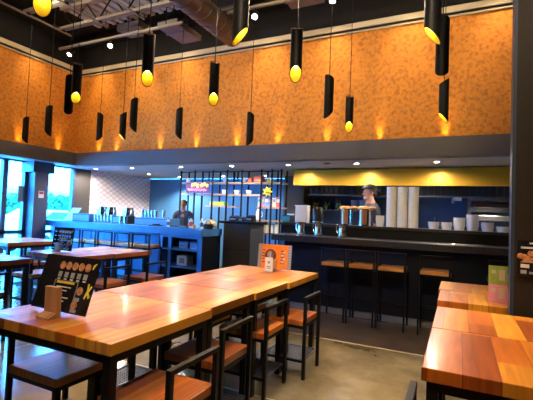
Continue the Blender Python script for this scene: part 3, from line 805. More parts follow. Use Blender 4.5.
MB().box(0, .14, -.05, .03, -.06, 0).build('body', M['whitem'], cam_, bevel=.008)
MB().box(-.03, .02, -.04, 0, -.11, -.02).build('bracket', M['stain'], cam_)
ks = thing('kitchen_shelf', 'steel wall shelf in the kitchen left of the cook', 'shelf', (-3.2, 8.90, 0))
MB().box(0, 1.6, 0, .34, 1.56, 1.59).build('board', M['stain'], ks)
for x_ in (.1, .62, 1.15): MB().prism([(x_, 1.56), (x_+.02, 1.56), (x_+.02, 1.35), (x_, 1.35)], .30, .34).build('bracket', M['stain'], ks)
kg = 'black jars with green labels on the kitchen shelf'
kj = None
for k, (x_, lab) in enumerate(((-3.06, 'left'), (-2.80, 'middle'), (-2.52, 'right'))):
    if kj is None:
        kj = thing('black_jar', '%s black jar with a green label above the airpot' % lab, 'jar', (x_, 9.07, 1.59), 0, kg)
        MB().lathe([(0, 0), (.085, 0), (.09, .05), (.09, .17), (.075, .2), (0, .2)], n=18).build('body', M['black'], kj, True)
        MB().lathe([(0, 0), (.08, 0), (.08, .035), (0, .035)], (0, 0, .2), 18).build('lid', M['black'], kj, True)
        gm = MB()
        for q in range(5):
            a = math.radians(-110+q*14); gm.ball((.091*math.cos(a), .091*math.sin(a), .08+.06*math.sin(q*2.1)), .022, 8, 6, (1, .3, 1.2))
        gm.build('green_label', M['green'], kj)
    else: copied(kj, (x_, 9.07, 1.59), '%s black jar with a green label on the kitchen shelf' % lab)
ug = 'pale blue containers behind the cook'
u = None
for k, (x_, lab) in enumerate(((-2.15, 'left'), (-1.96, 'middle'), (-1.78, 'right'))):
    if u is None:
        u = thing('pale_tub', '%s pale blue tub on the kitchen shelf behind the canisters' % lab, 'tub', (x_, 9.07, 1.59), 0, ug)
        MB().lathe([(0, 0), (.07, 0), (.085, .22), (.08, .22), (.065, .01), (0, .01)], n=18).build('body', plain('pale_blue_plastic', (.50, .58, .72), .45), u, True)
        MB().lathe([(.085, .215), (.092, .22), (.085, .23)], n=18).build('rim', M['whitem'], u, True)
    else: copied(u, (x_, 9.07, 1.59), '%s pale blue tub on the kitchen shelf behind the canisters' % lab)
ov = thing('steel_oven_rack', 'stainless steel tiered oven rack at the right of the kitchen', 'oven', (.19, 8.40, 0))
for (z_, h_) in ((1.82, .12), (1.62, .09), (1.46, .10), (.9, .05)): MB().box(0, 1.6, 0, .6, z_, z_+h_).build('steel_tier', M['stain'], ov, bevel=.01)
MB().box(-.06, 0, 0, .6, 0, 2.0).build('upright', M['stain'], ov)
MB().box(1.6, 1.66, 0, .6, 0, 2.0).build('upright', M['stain'], ov)
MB().box(.06, 1.55, .1, .5, 1.72, 1.78).build('warm_tray', M['brown'], ov)
struct(MB().box(-3.24, XR, 9.24, YB-.002, 0, ZC).build('wall_kitchen_back', plain('kitchen_navy_paint', (.045, .085, .18), .55, var=.15, vscale=3)))

# ------------------------------------------------------------------ people
def skin_mesh(name, verts, edges, radii, mat, parent=None, sub=2, extra=None, voxel=None, root=0):
    me = bpy.data.meshes.new(name); me.from_pydata([Vector(v) for v in verts], edges, [])
    o = bpy.data.objects.new(name+'_tmp', me); COL.objects.link(o)
    md = o.modifiers.new('s', 'SKIN'); md.use_smooth_shade = True
    for i, r in enumerate(radii):
        sv = me.skin_vertices[0].data[i]; sv.radius = r if isinstance(r, tuple) else (r, r)
        sv.use_root = (i == root)
    ms = o.modifiers.new('u', 'SUBSURF'); ms.levels = sub; ms.render_levels = sub
    bpy.context.view_layer.update()
    dg = bpy.context.evaluated_depsgraph_get()
    m2 = bpy.data.meshes.new_from_object(o.evaluated_get(dg))
    bpy.data.objects.remove(o)
    if extra:
        bm = bmesh.new(); bm.from_mesh(m2)
        t = bpy.data.meshes.new('x'); t.from_pydata(extra.v, [], extra.f); bm.from_mesh(t); bmesh.ops.recalc_face_normals(bm, faces=bm.faces)
        bm.to_mesh(m2); bm.free()
    m2.materials.clear(); m2.materials.append(mat)
    for p in m2.polygons: p.use_smooth = True; p.material_index = 0
    r = bpy.data.objects.new(name, m2); COL.objects.link(r)
    if voxel:
        v = r.modifiers.new('fuse', 'REMESH'); v.mode = 'VOXEL'; v.voxel_size = voxel; v.use_smooth_shade = True
        sm = r.modifiers.new('soft', 'SMOOTH'); sm.factor = .5; sm.iterations = 2
    if parent is not None: r.parent = parent
    return r

def chain(V, E, R, pts, start=None):
    prev = start
    for p, r in pts:
        V.append(p); R.append(r); i = len(V)-1
        if prev is not None: E.append((prev, i))
        prev = i
    return prev
def person(label, loc, rz, H, skin, cap, emblem, elbow):
    """faces local -y; H standing height"""
    k = H/1.78
    t = thing('person', label, 'person', loc, rz)
    V, E, R = [], [], []
    chain(V, E, R, [((0, 0, .98), (.15, .11)), ((0, .0, 1.12), (.14, .10)), ((0, .01, 1.30), (.155, .11)), ((0, .02, 1.43), (.11, .085)),
                    ((0, .01, 1.50), (.058, .058)), ((0, -.005, 1.56), (.056, .06)), ((0, -.012, 1.63), (.072, .088)), ((0, -.005, 1.70), (.076, .098)), ((0, 0, 1.755), (.05, .065))])
    for s in (-1, 1):
        chain(V, E, R, [((s*.17, .02, 1.42), .066), ((s*.215, .02, 1.36), .060), ((s*.25, .03, 1.12), .043), ((s*(.24-elbow[0]), .03-elbow[1], .98+elbow[2]), .034), ((s*(.22-elbow[0]*1.8), -elbow[1]*2, .90+elbow[2]*1.6), .027), ((s*(.21-elbow[0]*1.8), -.03-elbow[1]*2.2, .85+elbow[2]*1.6), (.042, .02))], 3)
    for s in (-1, 1):
        chain(V, E, R, [((s*.095, 0, .90), .092), ((s*.10, -.01, .52), .058), ((s*.10, .01, .30), .054), ((s*.10, .02, .09), .038), ((s*.105, -.06, .04), .036), ((s*.11, -.15, .03), .03)], 0)
    ex = MB()
    for s in (-1, 1):                                   # ears, hands' fingers
        ex.ball((s*.078, .01, 1.645), .03, 10, 8, (.35, .6, 1))
        hx, hy, hz = s*(.21-elbow[0]*1.8), -.03-elbow[1]*2.2, .85+elbow[2]*1.6
        for q, ln in enumerate((.062, .072, .067, .052)):
            fx = hx+s*(-.030+.020*q)
            ex.tube([(fx, hy-.01, hz), (fx, hy-.02, hz-.05), (fx, hy-.032, hz-.05-ln*.55), (fx, hy-.05, hz-.05-ln)], .0085, 8)
        ex.tube([(hx-s*.03, hy, hz+.02), (hx-s*.055, hy-.02, hz-.01), (hx-s*.055, hy-.045, hz-.04)], .010, 8)
    ex.ball((0, -.098, 1.628), .017, 10, 8, (.8, 1.25, 1.25)); ex.ball((0, -.092, 1.645), .012, 10, 8, (.7, 1.1, 1.8))     # nose
    ex.ball((0, -.078, 1.562), .032, 10, 8, (1.1, .75, .75))     # chin
    ex.ball((0, -.088, 1.594), .018, 10, 6, (1.3, .55, .4))     # lips
    ex.ball((0, -.082, 1.672), .03, 10, 6, (1.8, .5, .35))      # brow
    skin_mesh('body', V, E, R, skin, t, 2, ex, .009)
    ey = MB()
    for s in (-1, 1): ey.ball((s*.030, -.084, 1.653), .0085, 10, 8)
    ey.build('eyes', M['black'], t, True)
    # shirt
    V, E, R = [], [], []
    chain(V, E, R, [((0, 0, .93), (.172, .132)), ((0, 0, 1.12), (.16, .122)), ((0, .01, 1.30), (.172, .13)), ((0, .02, 1.43), (.12, .10)), ((0, .012, 1.485), (.07, .072))])
    for s in (-1, 1): chain(V, E, R, [((s*.17, .02, 1.42), .083), ((s*.22, .02, 1.35), .076), ((s*.245, .028, 1.17), .066)], 3)
    skin_mesh('shirt', V, E, R, M['tee'], t, 2)
    V, E, R = [], [], []
    chain(V, E, R, [((0, 0, 1.0), (.16, .125)), ((0, 0, .92), (.15, .12))])
    for s in (-1, 1): chain(V, E, R, [((s*.095, 0, .80), .108), ((s*.10, -.005, .50), .078), ((s*.10, .012, .11), .062)], 1)
    skin_mesh('trousers', V, E, R, M['trouser'], t, 2)
    sh_ = MB()
    for s in (-1, 1): sh_.ball((s*.108, -.06, .045), .05, 12, 8, (.95, 2.6, .9))
    sh_.build('shoe', M['black'], t, True)
    if cap:
        # cap worn backwards: dome plus peak at the back (+y)
        n = 20; vs = []; fs = []
        rows = [(0.0, 1.0), (.35, .95), (.65, .78), (.88, .48), (1.0, .08)]
        for zz, rr in rows:
            for j in range(n):
                a = 2*PI*j/n; vs.append((.099*rr*math.cos(a), .122*rr*math.sin(a)-.002, 1.690+.095*zz + .018*math.sin(a)*-1*(1-zz)))
        for i in range(len(rows)-1):
            for j in range(n): fs.append((i*n+j, i*n+(j+1) % n, (i+1)*n+(j+1) % n, (i+1)*n+j))
        fs.append(tuple(range((len(rows)-1)*n, len(rows)*n)))
        hat = MB().add(vs, fs)
        c = hat.build('cap', M['blackmatte'], t, True)
        pk = MB(); m = 9; vs = []
        for dz in (0, -.008):
            for j in range(m):
                a = PI*j/(m-1); vs.append((.088*math.cos(a), .105+.0*math.sin(a), 1.682+dz))
            for j in range(m):
                a = PI*j/(m-1); vs.append((.082*math.cos(a), .105+.085*math.sin(a), 1.668-.012*math.sin(a)+dz))
        fs = []
        for b0 in (0, 2*m):
            for j in range(m-1): fs.append((b0+j, b0+j+1, b0+m+j+1, b0+m+j))
        for j in range(m-1): fs.append((m+j, m+j+1, 3*m+j+1, 3*m+j))
        pk.add(vs, fs); pk.build('cap_peak', M['blackmatte'], c, True)
        MB().ball((0, .045, 1.645), .08, 14, 10, (.98, .75, .75)).build('hair', M['hair'], t, True)
    else:
        MB().ball((0, .02, 1.70), .092, 16, 12, (.95, 1.05, .95)).build('hair', M['hair'], t, True)
        MB().ball((0, .10, 1.66), .045, 12, 8).build('hair_bun', M['hair'], t, True)
    if emblem:
        em = MB().prism([(-.025, .0), (0, -.03), (.025, .0), (.028, .03), (.008, .022), (0, .032), (-.008, .022), (-.028, .03)], -.004, .004)
        e = em.build('yellow_emblem', M['yellow'], t); e.location = emblem[0]; e.rotation_euler = (emblem[2], 0, emblem[1])
    t.scale = (k, k, k)
    return t
person('cook in a backwards black cap and navy shirt with a yellow emblem, behind the canisters', (-1.37, 6.86, 0), math.radians(-62), 2.0, M['skin'], True, ((.10, -.128, 1.32), .35, .1), (.03, .10, .12))
person('bartender in a dark top with dark hair, working behind the window side counter', (-6.48, 8.45, 0), math.radians(20), 1.72, M['skin_dark'], False, None, (.05, .08, .10))

# ------------------------------------------------------------------ menus and cards
def menu_board(label, loc, rz, w, h, lean, style, group=None):
    t = thing('menu_board', label, 'menu', loc, rz, group)
    rot = Matrix.Translation((0, 0, .012)) @ Matrix.Rotation(-lean, 4, 'X')
    MB().box(0, w, 0, .006, 0, h).xf(rot).build('card', M['orange'] if style == 'orange' else M['board'], t)
    fp, tx, yl, gy = MB(), MB(), MB(), MB()
    def disc(mb, cx, cz, r, n=14): mb.prism([(cx+r*math.cos(2*PI*q/n), cz+r*math.sin(2*PI*q/n)) for q in range(n)], -.0012, 0)
    def bar_(mb, x0, z0, x1, z1): mb.prism([(x0, z0), (x1, z0), (x1, z1), (x0, z1)], -.0012, 0)
    random.seed(5)
    if style == 'orange':
        disc(fp, w*.38, h*.55, h*.26); disc(tx, w*.38, h*.58, h*.15)
        for cx in (.03, .93): bar_(gy, w*cx-.012, h*.04, w*cx+.03, h*.97)
        for cx in (.17, .74):
            for q in range(5): bar_(fp, w*(cx-.05), h*(.25+q*.12), w*(cx+.05-.02*(q % 2)), h*(.29+q*.12))
        for q in range(4): disc(tx, w*.74+(q % 2)*.02, h*(.3+q*.14), .014)
        for q in range(8): bar_(tx, w*.94, h*(.1+q*.105), w*.985, h*(.13+q*.105)); bar_(yl, w*.012, h*(.08+q*.11), w*.06, h*(.12+q*.11))
    else:
        for q in range(5):
            cx = w*(.40+q*.115) - .02; disc(fp, cx, h*.82, h*.075); bar_(gy, cx-.015, h*.60, cx+.015, h*.70)
            bar_(tx, cx-.012, h*.56, cx+.012, h*.58)
        bar_(yl, w*.34, h*.49, w*.66, h*.53)
        for q in range(6):
            z0 = h*(.42-q*.062); bar_(tx, w*.36, z0, w*(.62-.06*(q % 3)), z0+h*.018)
        for q in range(2):
            disc(fp, w*(.79-.03*q), h*(.40-.25*q), h*.075); bar_(gy, w*.72, h*(.22-.2*q), w*.82, h*(.28-.2*q))
        for (x0, x1, z0, z1) in ((.30, .72, .535, .545), (.30, .31, .06, .535), (.72, .73, .06, .535)): bar_(gy, w*x0, h*z0, w*x1, h*z1)
        yl.prism([(w*.885, h*.30), (w*.91, h*.42), (w*.90, h*.54), (w*.925, h*.55), (w*.935, h*.45), (w*.96, h*.52), (w*.98, h*.50), (w*.945, h*.40), (w*.985, h*.33), (w*.96, h*.29), (w*.93, h*.36), (w*.905, h*.27)], -.0012, 0)
        for q in range(4): bar_(yl, w*(.90+.012*q), h*(.80+.03*q), w*(.915+.012*q), h*(.88+.01*q))
        if style == 'dense':
            for q in range(5):
                for r_ in range(5): bar_(tx, w*(.06+q*.18), h*(.08+r_*.18), w*(.15+q*.18), h*(.115+r_*.18))
    def pieces(mb):                          # one mesh for each separate printed shape
        out = []; k = 0
        while k < len(mb.f):
            n = len(mb.f[k]); fs = mb.f[k:k+2+n]; vi = sorted({q for f_ in fs for q in f_}); ix = {q: r for r, q in enumerate(vi)}
            p = MB(); p.v = [mb.v[q] for q in vi]; p.f = [tuple(ix[q] for q in f_) for f_ in fs]; out.append(p); k += 2+n
        return out
    for mb, n_ in ((fp, 'food_picture'), (gy, 'caption_block')):
        for p in pieces(mb): p.xf(rot).build(n_, (M['foodprint'] if style != 'orange' else M['brown']) if mb is fp else M['printgrey'], t)
    fp, gy = MB(), MB()
    for mb, n_, m_ in ((fp, 'food_pictures', M['foodprint'] if style != 'orange' else M['brown']), (tx, 'white_lettering', M['printw']), (yl, 'yellow_lettering', M['yellow']), (gy, 'grey_print', M['printgrey'])):
        if mb.v: mb.xf(rot).build(n_, m_, t)
    return t
def block(label, loc, rz=0, w=.10, h=.13):
    t = thing('menu_holder', label, 'menu holder', loc, rz, 'wooden menu holders')
    MB().prism([(0, 0), (w, 0), (w, h), (0, h)], 0, .028).build('upright', M['wood_block'], t, bevel=.002)
    MB().add([(0, -.045, 0), (w, -.045, 0), (w, 0, 0), (0, 0, 0), (0, -.045, .008), (w, -.045, .008), (w, 0, .03), (0, 0, .03)],
             [(0, 3, 2, 1), (4, 5, 6, 7), (0, 1, 5, 4), (1, 2, 6, 5), (2, 3, 7, 6), (3, 0, 4, 7)]).build('foot', M['wood_block'], t)
    return t
menu_board('large tilted black menu board with food pictures on the nearest table', (-2.27, 1.555, .80), 0, .455, .315, .30, 'black')
block('wooden block holder in front of the large black menu board', (-2.04, 1.475, .80), 0, .10, .165)
menu_board('dark menu board crowded with text on the window side table', (-5.07, 3.72, .80), 0, .40, .31, .12, 'dense')
block('wooden block holder before the dark menu on the window side table', (-4.93, 3.66, .80), 0, .10, .12)
menu_board('bright orange menu board at the far end of the central tables', (-2.03, 4.03, .80), 0, .40, .27, .08, 'orange')
block('wooden block holder behind the small white card at the far table', (-1.865, 3.97, .80), 0, .085, .12)
wcd = thing('table_card', 'small white printed card leaning on the holder before the orange menu', 'card', (-1.88, 3.917, .80))
MB().box(0, .09, 0, .004, .0, .15).build('card', M['paper'], wcd)
MB().box(.033, .057, -.001, 0, .085, .11).box(.02, .07, -.001, 0, .045, .055).box(.025, .065, -.001, 0, .03, .036).build('print', M['printgrey'], wcd)
gc = thing('menu_card', 'tall green and pink card standing on the right table by the partition', 'card', (.215, 3.60, .80))
MB().box(0, .13, 0, .006, 0, .135).build('pink_panel', M['pink'], gc)
MB().box(0, .13, 0, .006, .135, .28).build('green_panel', plain('olive_green_print', (.30, .42, .08), .5, var=.2, vscale=25), gc)
for z_ in (.03, .17):
    MB().box(.07, .11, -.002, 0, z_, z_+.08).build('picture', M['beige'], gc)
    MB().box(.02, .05, -.002, 0, z_+.05, z_+.075).build('picture', M['beige'], gc)
po = thing('wall_poster', 'black poster with orange food pictures on the brown partition', 'poster', (.362, 3.233, 1.055))
MB().box(0, .24, -.006, 0, 0, .245).build('sheet', M['board'], po)
q1 = MB(); random.seed(9)
for k in range(11):
    q1.ball((.02+.02*k, -.007, .115+.05*random.random()), .022, 8, 6, (1, .12, .9))
q1.build('food_picture', M['foodprint'], po)
MB().box(.07, .2, -.008, -.006, .222, .232).box(.02, .22, -.008, -.006, .190, .203).box(.02, .07, -.008, -.006, .06, .085).build('white_lettering', M['printw'], po)
MB().box(.02, .22, -.008, -.006, .095, .102).box(.02, .055, -.008, -.006, .02, .045).box(.07, .13, -.008, -.006, .02, .035).build('grey_lettering', M['printgrey'], po)
MB().box(.03, .09, -.008, -.006, .10, .112).box(.1, .2, -.008, -.006, .055, .075).build('orange_lettering', M['orange'], po)

# ------------------------------------------------------------------ pendant lamps
def pendant(label, x, y, zb, high, top=5.1, L=.43, r=.055):
    """black tube cut on the slant at both ends; the cut is highest towards direction `high`; zb = middle of the bottom cut"""
    t = thing('pendant_lamp', label, 'pendant lamp', (x, y, zb), 0, 'black tube pendant lamps')
    n = 28; tb, tt = 1.15, -.6
    hx, hy = high
    def ring(rr, z0, tan):
        return [(rr*math.cos(2*PI*j/n), rr*math.sin(2*PI*j/n), z0+tan*rr*(hx*math.cos(2*PI*j/n)+hy*math.sin(2*PI*j/n))) for j in range(n)]
    ro, ri = r, r-.004
    a, b, c, d = ring(ro, 0, tb), ring(ro, L, tt), ring(ri, L, tt), ring(ri, 0, tb)
    mid = ring(ri, L*.55, 0)
    vs = a+b; fs = [(j, (j+1) % n, n+(j+1) % n, n+j) for j in range(n)]
    o = MB().add(a+b+c+d, fs + [(n+j, n+(j+1) % n, 2*n+(j+1) % n, 2*n+j) for j in range(n)] + [(3*n+j, 3*n+(j+1) % n, (j+1) % n, j) for j in range(n)])
    sh_ = o.build('tube', M['blackmatte'], t, True)
    ri2 = ri-.001
    lo, m1, m2, hi = ring(ri2, 0.0, tb), ring(ri2, L*.55, 0), ring(ri2, L*.56, 0), ring(ri2, L-.002, tt)
    MB().add(lo+m1, [(j, n+j, n+(j+1) % n, (j+1) % n) for j in range(n)] + [tuple(range(n, 2*n))]).build('yellow_lining', M['glowin'], sh_, True)
    MB().add(m2+hi, [(j, n+j, n+(j+1) % n, (j+1) % n) for j in range(n)]).build('copper_lining', M['copperin'], sh_, True)
    MB().ball((0, 0, .10), .030, 12, 8, (1, 1, 1.2)).build('bulb', M['bulb'], t, True)
    MB().cyl((0, 0, .13), (0, 0, L*.55), .016, 10).build('lamp_holder', M['blackmatte'], t, True)
    MB().cyl((0, 0, L*.55), (0, 0, top-zb), .005, 6).build('cord', M['blackmatte'], t)
    return t
VX = Vector((math.cos(math.radians(25.8)), math.sin(math.radians(25.8)), 0))       # along the rows' view across
def direc(x, y, code):
    c = Vector((-x, -y, 0)).normalized(); l = Vector((c.y, -c.x, 0))
    return {'C': c, 'A': -c, 'L': (l*.97 + c*.14).normalized(), 'R': (-l*.97 + c*.16).normalized(), 'l': l, 'r': -l, 'Al': (-c+l).normalized(), 'Ar': (-c-l).normalized()}[code]
P = [(-2.42, 1.61, 2.63, 'C', 'glowing pendant lamp cut off by the top left edge of the picture'),
     (-4.27, 3.34, 2.69, 'C', 'glowing pendant lamp in front of the corner of the orange walls'),
     (-4.63, 3.52, 2.61, 'A', 'dark pendant lamp half hidden behind the glowing one at the wall corner'),
     (-7.70, 4.94, 2.63, 'Al', 'lowest hanging dark pendant lamp, nearest the windows on the left wall'),
     (-6.23, 4.38, 2.58, 'Al', 'dark pendant lamp between the window end one and the wall corner'),
     (-6.01, 5.24, 2.65, 'Ar', 'dark pendant lamp first to the right of the wall corner'),
     (-5.27, 5.08, 2.58, 'L', 'pendant lamp with a thin glowing slit, second right of the wall corner'),
     (-4.47, 4.51, 2.58, 'Al', 'dark pendant lamp third right of the corner, just above the slit glow one'),
     (-2.66, 2.83, 2.58, 'C', 'glowing pendant lamp with copper top in front of the ceiling joists'),
     (-4.19, 5.24, 2.60, 'Al', 'dark pendant lamp between two glowing ones, under the left side of the duct'),
     (-2.55, 3.78, 2.64, 'C', 'glowing pendant lamp hanging just below the round duct'),
     (-1.39, 2.35, 2.57, 'R', 'big pendant lamp with an upward slanting slit beside the duct end'),
     (-2.93, 5.38, 2.46, 'Ar', 'dark pendant lamp right below the big one by the duct end'),
     (-1.38, 3.36, 2.65, 'C', 'glowing pendant lamp with copper top in the middle of the orange wall'),
     (-1.42, 4.52, 2.57, 'Ar', 'dark pendant lamp just right of the middle of the orange wall'),
     (-1.40, 5.42, 2.61, 'C', 'small glowing pendant lamp hanging right of the middle dark one'),
     (-.19, 2.88, 2.61, 'L', 'big pendant lamp with glowing slit cut off by the top edge at the right'),
     (-.16, 3.67, 2.64, 'A', 'upper dark pendant lamp of the cluster at the right of the orange wall'),
     (-.19, 5.04, 2.56, 'L', 'lowest pendant lamp with glowing slit at the right of the orange wall')]
for x, y, zb, code, lab in P:
    d = direc(x, y, code); pendant(lab, x, y, zb+.055, (d.x, d.y), top=5.1)

# ------------------------------------------------------------------ recessed downlights, tracks, ducts, joists
dl = []
DL = [(-7.9, 6.84), (-6.7, 6.8), (-5.33, 6.8), (-4.08, 6.8), (-2.87, 6.8), (-1.6, 6.8), (-.34, 6.8), (-7.3, 8.0), (-6.9, 8.75), (-5.4, 8.6), (-4.2, 8.6)]
DEEP = {(-5.4, 8.6): 28, (-4.2, 8.6): 22}  # two extra downlights added to brighten the wall behind the shelving
dn = ['over the tiled wall corner', 'over the window side counter', 'left of the shelving unit', 'over the shelving unit', 'over the gap left of the brass hood', 'over the cook', 'over the bowls on the ledge', 'deeper in, close to the tiled wall', 'deepest in, before the blue back wall', 'added behind the left end of the shelving', 'added behind the right end of the shelving']
for (x, y), nm in zip(DL, dn):
    if not dl:
        t = thing('recessed_downlight', '-', 'downlight'); MB().lathe([(.036, -.006), (.055, -.005), (.055, .0), (.036, .0)], n=20).build('trim_ring', M['whitem'], t, True)
        MB().lathe([(0, -.007), (.034, -.007), (.034, -.001), (0, -.001)], n=20).build('lamp', M['down'], t, True)
        proto = t
    place(proto, dl, (x, y, ZC+.001), 0, 'round recessed downlight %s in the low ceiling' % nm, 'recessed downlights')
ds = [(x, y) for x, y in ((-2.5, 6.9),)]
smoke = thing('smoke_detector', 'flat dark vent disc between the downlights over the hood', 'detector', (-2.1, 6.7, ZC+.002))
MB().lathe([(0, -.018), (.05, -.018), (.07, -.004), (.07, 0), (0, 0)], n=20).build('cover', M['ductdark'], smoke, True)
MB().lathe([(0, -.024), (.02, -.024), (.02, -.018), (0, -.018)], n=12).build('sensor', M['blackmatte'], smoke, True)

def track(label, x0, x1, y, z):
    t = thing('track_rail', label, 'track light rail', (0, y, z))
    MB().box(x0, x1, -.02, .02, -.02, .02).build('rail', M['joist'], t)
    for x in (x0+.35, x1-.35): MB().cyl((x, 0, .02), (x, 0, 5.1-z), .008, 6).build('hanger', M['steel'], t)
    return t
track('pale track light rail crossing below the ceiling joists', -6.95, -4.03, 5.02, 4.42)
track('pale track light rail at the right of the round duct', -3.2, -1.0, 5.02, 4.42)
track('added track light rail over the central tables', -6.5, .9, 2.2, 4.645)  # this rail and the next are unseen, added to carry extra lamps
track('added track light rail over the front of the room', -6.5, .9, .2, 4.6)
heads = []
def spot(loc, target, power, size, blend=.8, col=(1.0, .72, .42), rad=.16):
    L = bpy.data.lights.new('spot', 'SPOT'); L.energy = power; L.spot_size = math.radians(size); L.spot_blend = blend; L.color = col; L.shadow_soft_size = rad
    o = bpy.data.objects.new('spot_light', L); COL.objects.link(o); o.location = loc
    o.rotation_euler = (Vector(target)-Vector(loc)).to_track_quat('-Z', 'Y').to_euler()
    return o
def track_head(label, x, y, z, target, power, size, col=(1.0, .74, .46), group='track light heads'):
    d = (Vector(target)-Vector((x, y, z-.09))).normalized()
    t = thing('track_light_head', label, 'track light', (x, y, z-.02), 0, group)
    MB().cyl((0, 0, .015), (0, 0, -.05), .012, 8).build('stem', M['steel'], t)
    c = Vector((0, 0, -.09))
    MB().cyl(c-d*.06, c+d*.06, .04, 16, .045).build('can', M['steel'], t, True)
    MB().cyl(c+d*.061, c+d*.066, .038, 16).build('lens', M['lamp'], t)
    spot(Vector((x, y, z-.11))+d*.08, target, power, size, .9, col)
W = 1.0
th = [(-6.62, 5.02, (-7.0, 3.4, 1.6), 'track light head nearest the corner of the orange walls'),
      (-5.60, 5.02, (-4.4, 3.0, 1.4), 'track light head in the middle of the left rail'),
      (-2.73, 5.02, (-1.9, 2.6, .9), 'track light head just right of the big slit pendant'),
      (-1.57, 5.02, (-.9, 2.2, .9), 'track light head under the grey duct box at the top edge')]
for x, y, tg_, lab in th: track_head(lab, x, y, 4.42, tg_, 260, 70)
for i, (x, tg_) in enumerate(((-2.0, (-1.7, 2.5, .8)), (-1.2, (-1.5, 3.4, .8)), (-.2, (.2, 2.4, .8)), (.6, (.3, 3.6, .8)))):  # added heads out of view, lighting the tables
    track_head('added table track head on the middle rail, %s from the windows' % order[i], x, 2.2, 4.645, tg_, 230 if x < -1 else 260, 34 if x < -1.5 else 40)
for i, (x, tg_) in enumerate(((-1.9, (-1.8, 1.7, .8)), (-.6, (-.9, 5.3, .3)), (.4, (.3, 2.0, .8)), (.75, (-1.35, 2.5, .45)))):  # more added heads out of view, for tables, stools and chair seats
    track_head('added table track head on the rail behind the camera, %s from the windows' % order[i], x, .2, 4.6, tg_, 200 if x < -1 else (480 if x < 0 else 260), 40)
for x, y in ((-4.6, 3.8), (-5.9, 3.8), (-1.5, 3.4)):  # upward spots without fixtures, added to brighten the roof deck
    spot((x, y, 4.6), (x, y+.5, 5.1), 45, 165, .8, (1.0, .82, .62), .05)
# warm wash down the orange walls: added strips and floods, plus scallop spots
wl = []
def washer(label, loc, target, power, size):
    if not wl:
        t = thing('wall_washer', label, 'wall washer', loc); MB().box(-.05, .05, -.04, .04, 0, .06).build('housing', M['blackmatte'], t); MB().box(-.04, .04, -.03, .03, -.004, 0).build('lens', M['whitem'], t)
        t['group'] = 'small ceiling wall washers'; wl.append(t)
    else:
        t = copy_tree(wl[0]); t.location = loc; t['label'] = label; wl.append(t)
    spot((loc[0], loc[1], loc[2]-.02), target, power, size, 1.0, (1.0, .70, .36), .04)
def strip(label, loc, rz, length, power):
    """slim linear fixture added under the dark soffit to light the orange wall evenly"""
    t = thing('added_wall_washer', label, 'wall washer', loc, rz, 'added linear wall washers')
    MB().box(-length/2, length/2, -.05, .03, .0, .06).box(-length/2, length/2, -.05, -.035, -.06, 0).build('housing', M['blackmatte'], t)
    MB().box(-length/2+.02, length/2-.02, -.03, .02, -.006, 0).build('lens', M['whitem'], t)
    L = bpy.data.lights.new('strip', 'AREA'); L.shape = 'RECTANGLE'; L.size = length-.04; L.size_y = .05; L.energy = power; L.color = (1.0, .72, .40)
    o = bpy.data.objects.new('strip_light', L); COL.objects.link(o)
    d = Matrix.Rotation(rz, 3, 'Z') @ Vector((0, .45, -1.0)); o.location = Vector(loc) + Vector((0, 0, -.02))
    q = d.normalized(); xx = Matrix.Rotation(rz, 3, 'Z') @ Vector((1, 0, 0)); yy = (-q).cross(xx)
    o.rotation_euler = Matrix((xx, yy, -q)).transposed().to_euler()
strip('added black linear wall washer under the soffit along the back orange wall', (-2.7, 5.9, 5.04), 0, 10.2, 34)
strip('added black linear wall washer under the soffit along the window side orange wall', (-7.5, 1.8, 5.04), PI/2, 7.6, 26)
for x in (-7.3, -6.1, -4.95, -3.1, -1.95, -.75, .45):
    spot((x, 5.93, 5.0), (x, 6.4, 3.7), 60, 58, 1.0, (1.0, .72, .34), .03)
for y in (1.4, 2.7, 4.0, 5.2):
    spot((-7.53, y, 5.0), (-8.0, y, 3.7), 50, 58, 1.0, (1.0, .72, .34), .03)
for x, tx_ in ((-5.6, -5.2), (-3.15, -3.0), (-1.8, -1.2), (.2, .6)):  # unseen flood heads added to fill in light on the orange walls
    track_head('added wide flood head on the middle rail aimed at the orange wall, %s from the windows' % order[int((x+5.6)/1.9)], x+.15, 2.2, 4.645, (tx_, 6.4, 3.4), 155, 80, (1.0, .76, .40))
track_head('added flood head on the middle rail aimed at the orange wall over the windows', -6.2, 2.2, 4.645, (-8.0, 3.9, 3.4), 90, 85, (1.0, .74, .46))
# little uplights in the cove at the foot of the orange walls
ul = []
def uplight(label, loc, target):
    if not ul:
        t = thing('cove_uplight', label, 'uplight', loc, 0, 'cove uplights'); MB().lathe([(0, 0), (.03, 0), (.03, .04), (0, .04)], n=12).build('body', M['blackmatte'], t); MB().lathe([(0, .04), (.025, .04), (.025, .044), (0, .044)], n=12).build('lens', M['bulb'], t); ul.append(t)
    else:
        t = copy_tree(ul[0]); t.location = loc; t['label'] = label; ul.append(t)
    spot((loc[0], loc[1], loc[2]+.06), target, 26, 44, 1.0, (1.0, .62, .12), .012)
nth = order + ['seventh', 'eighth', 'ninth']
for i, x in enumerate((-7.33, -6.78, -5.57, -4.67, -3.75, -2.91, -2.01, -1.15, -.21)):
    uplight('cove uplight at the foot of the back orange wall, %s from the corner' % nth[i], (x, 6.345, 2.50), (x, 6.40, 3.4))
for i, y in enumerate((4.0, 5.0, 5.88)):
    uplight('cove uplight at the foot of the left orange wall, %s from the camera' % nth[i], (-7.945, y, 2.50), (-8.0, y, 3.3))
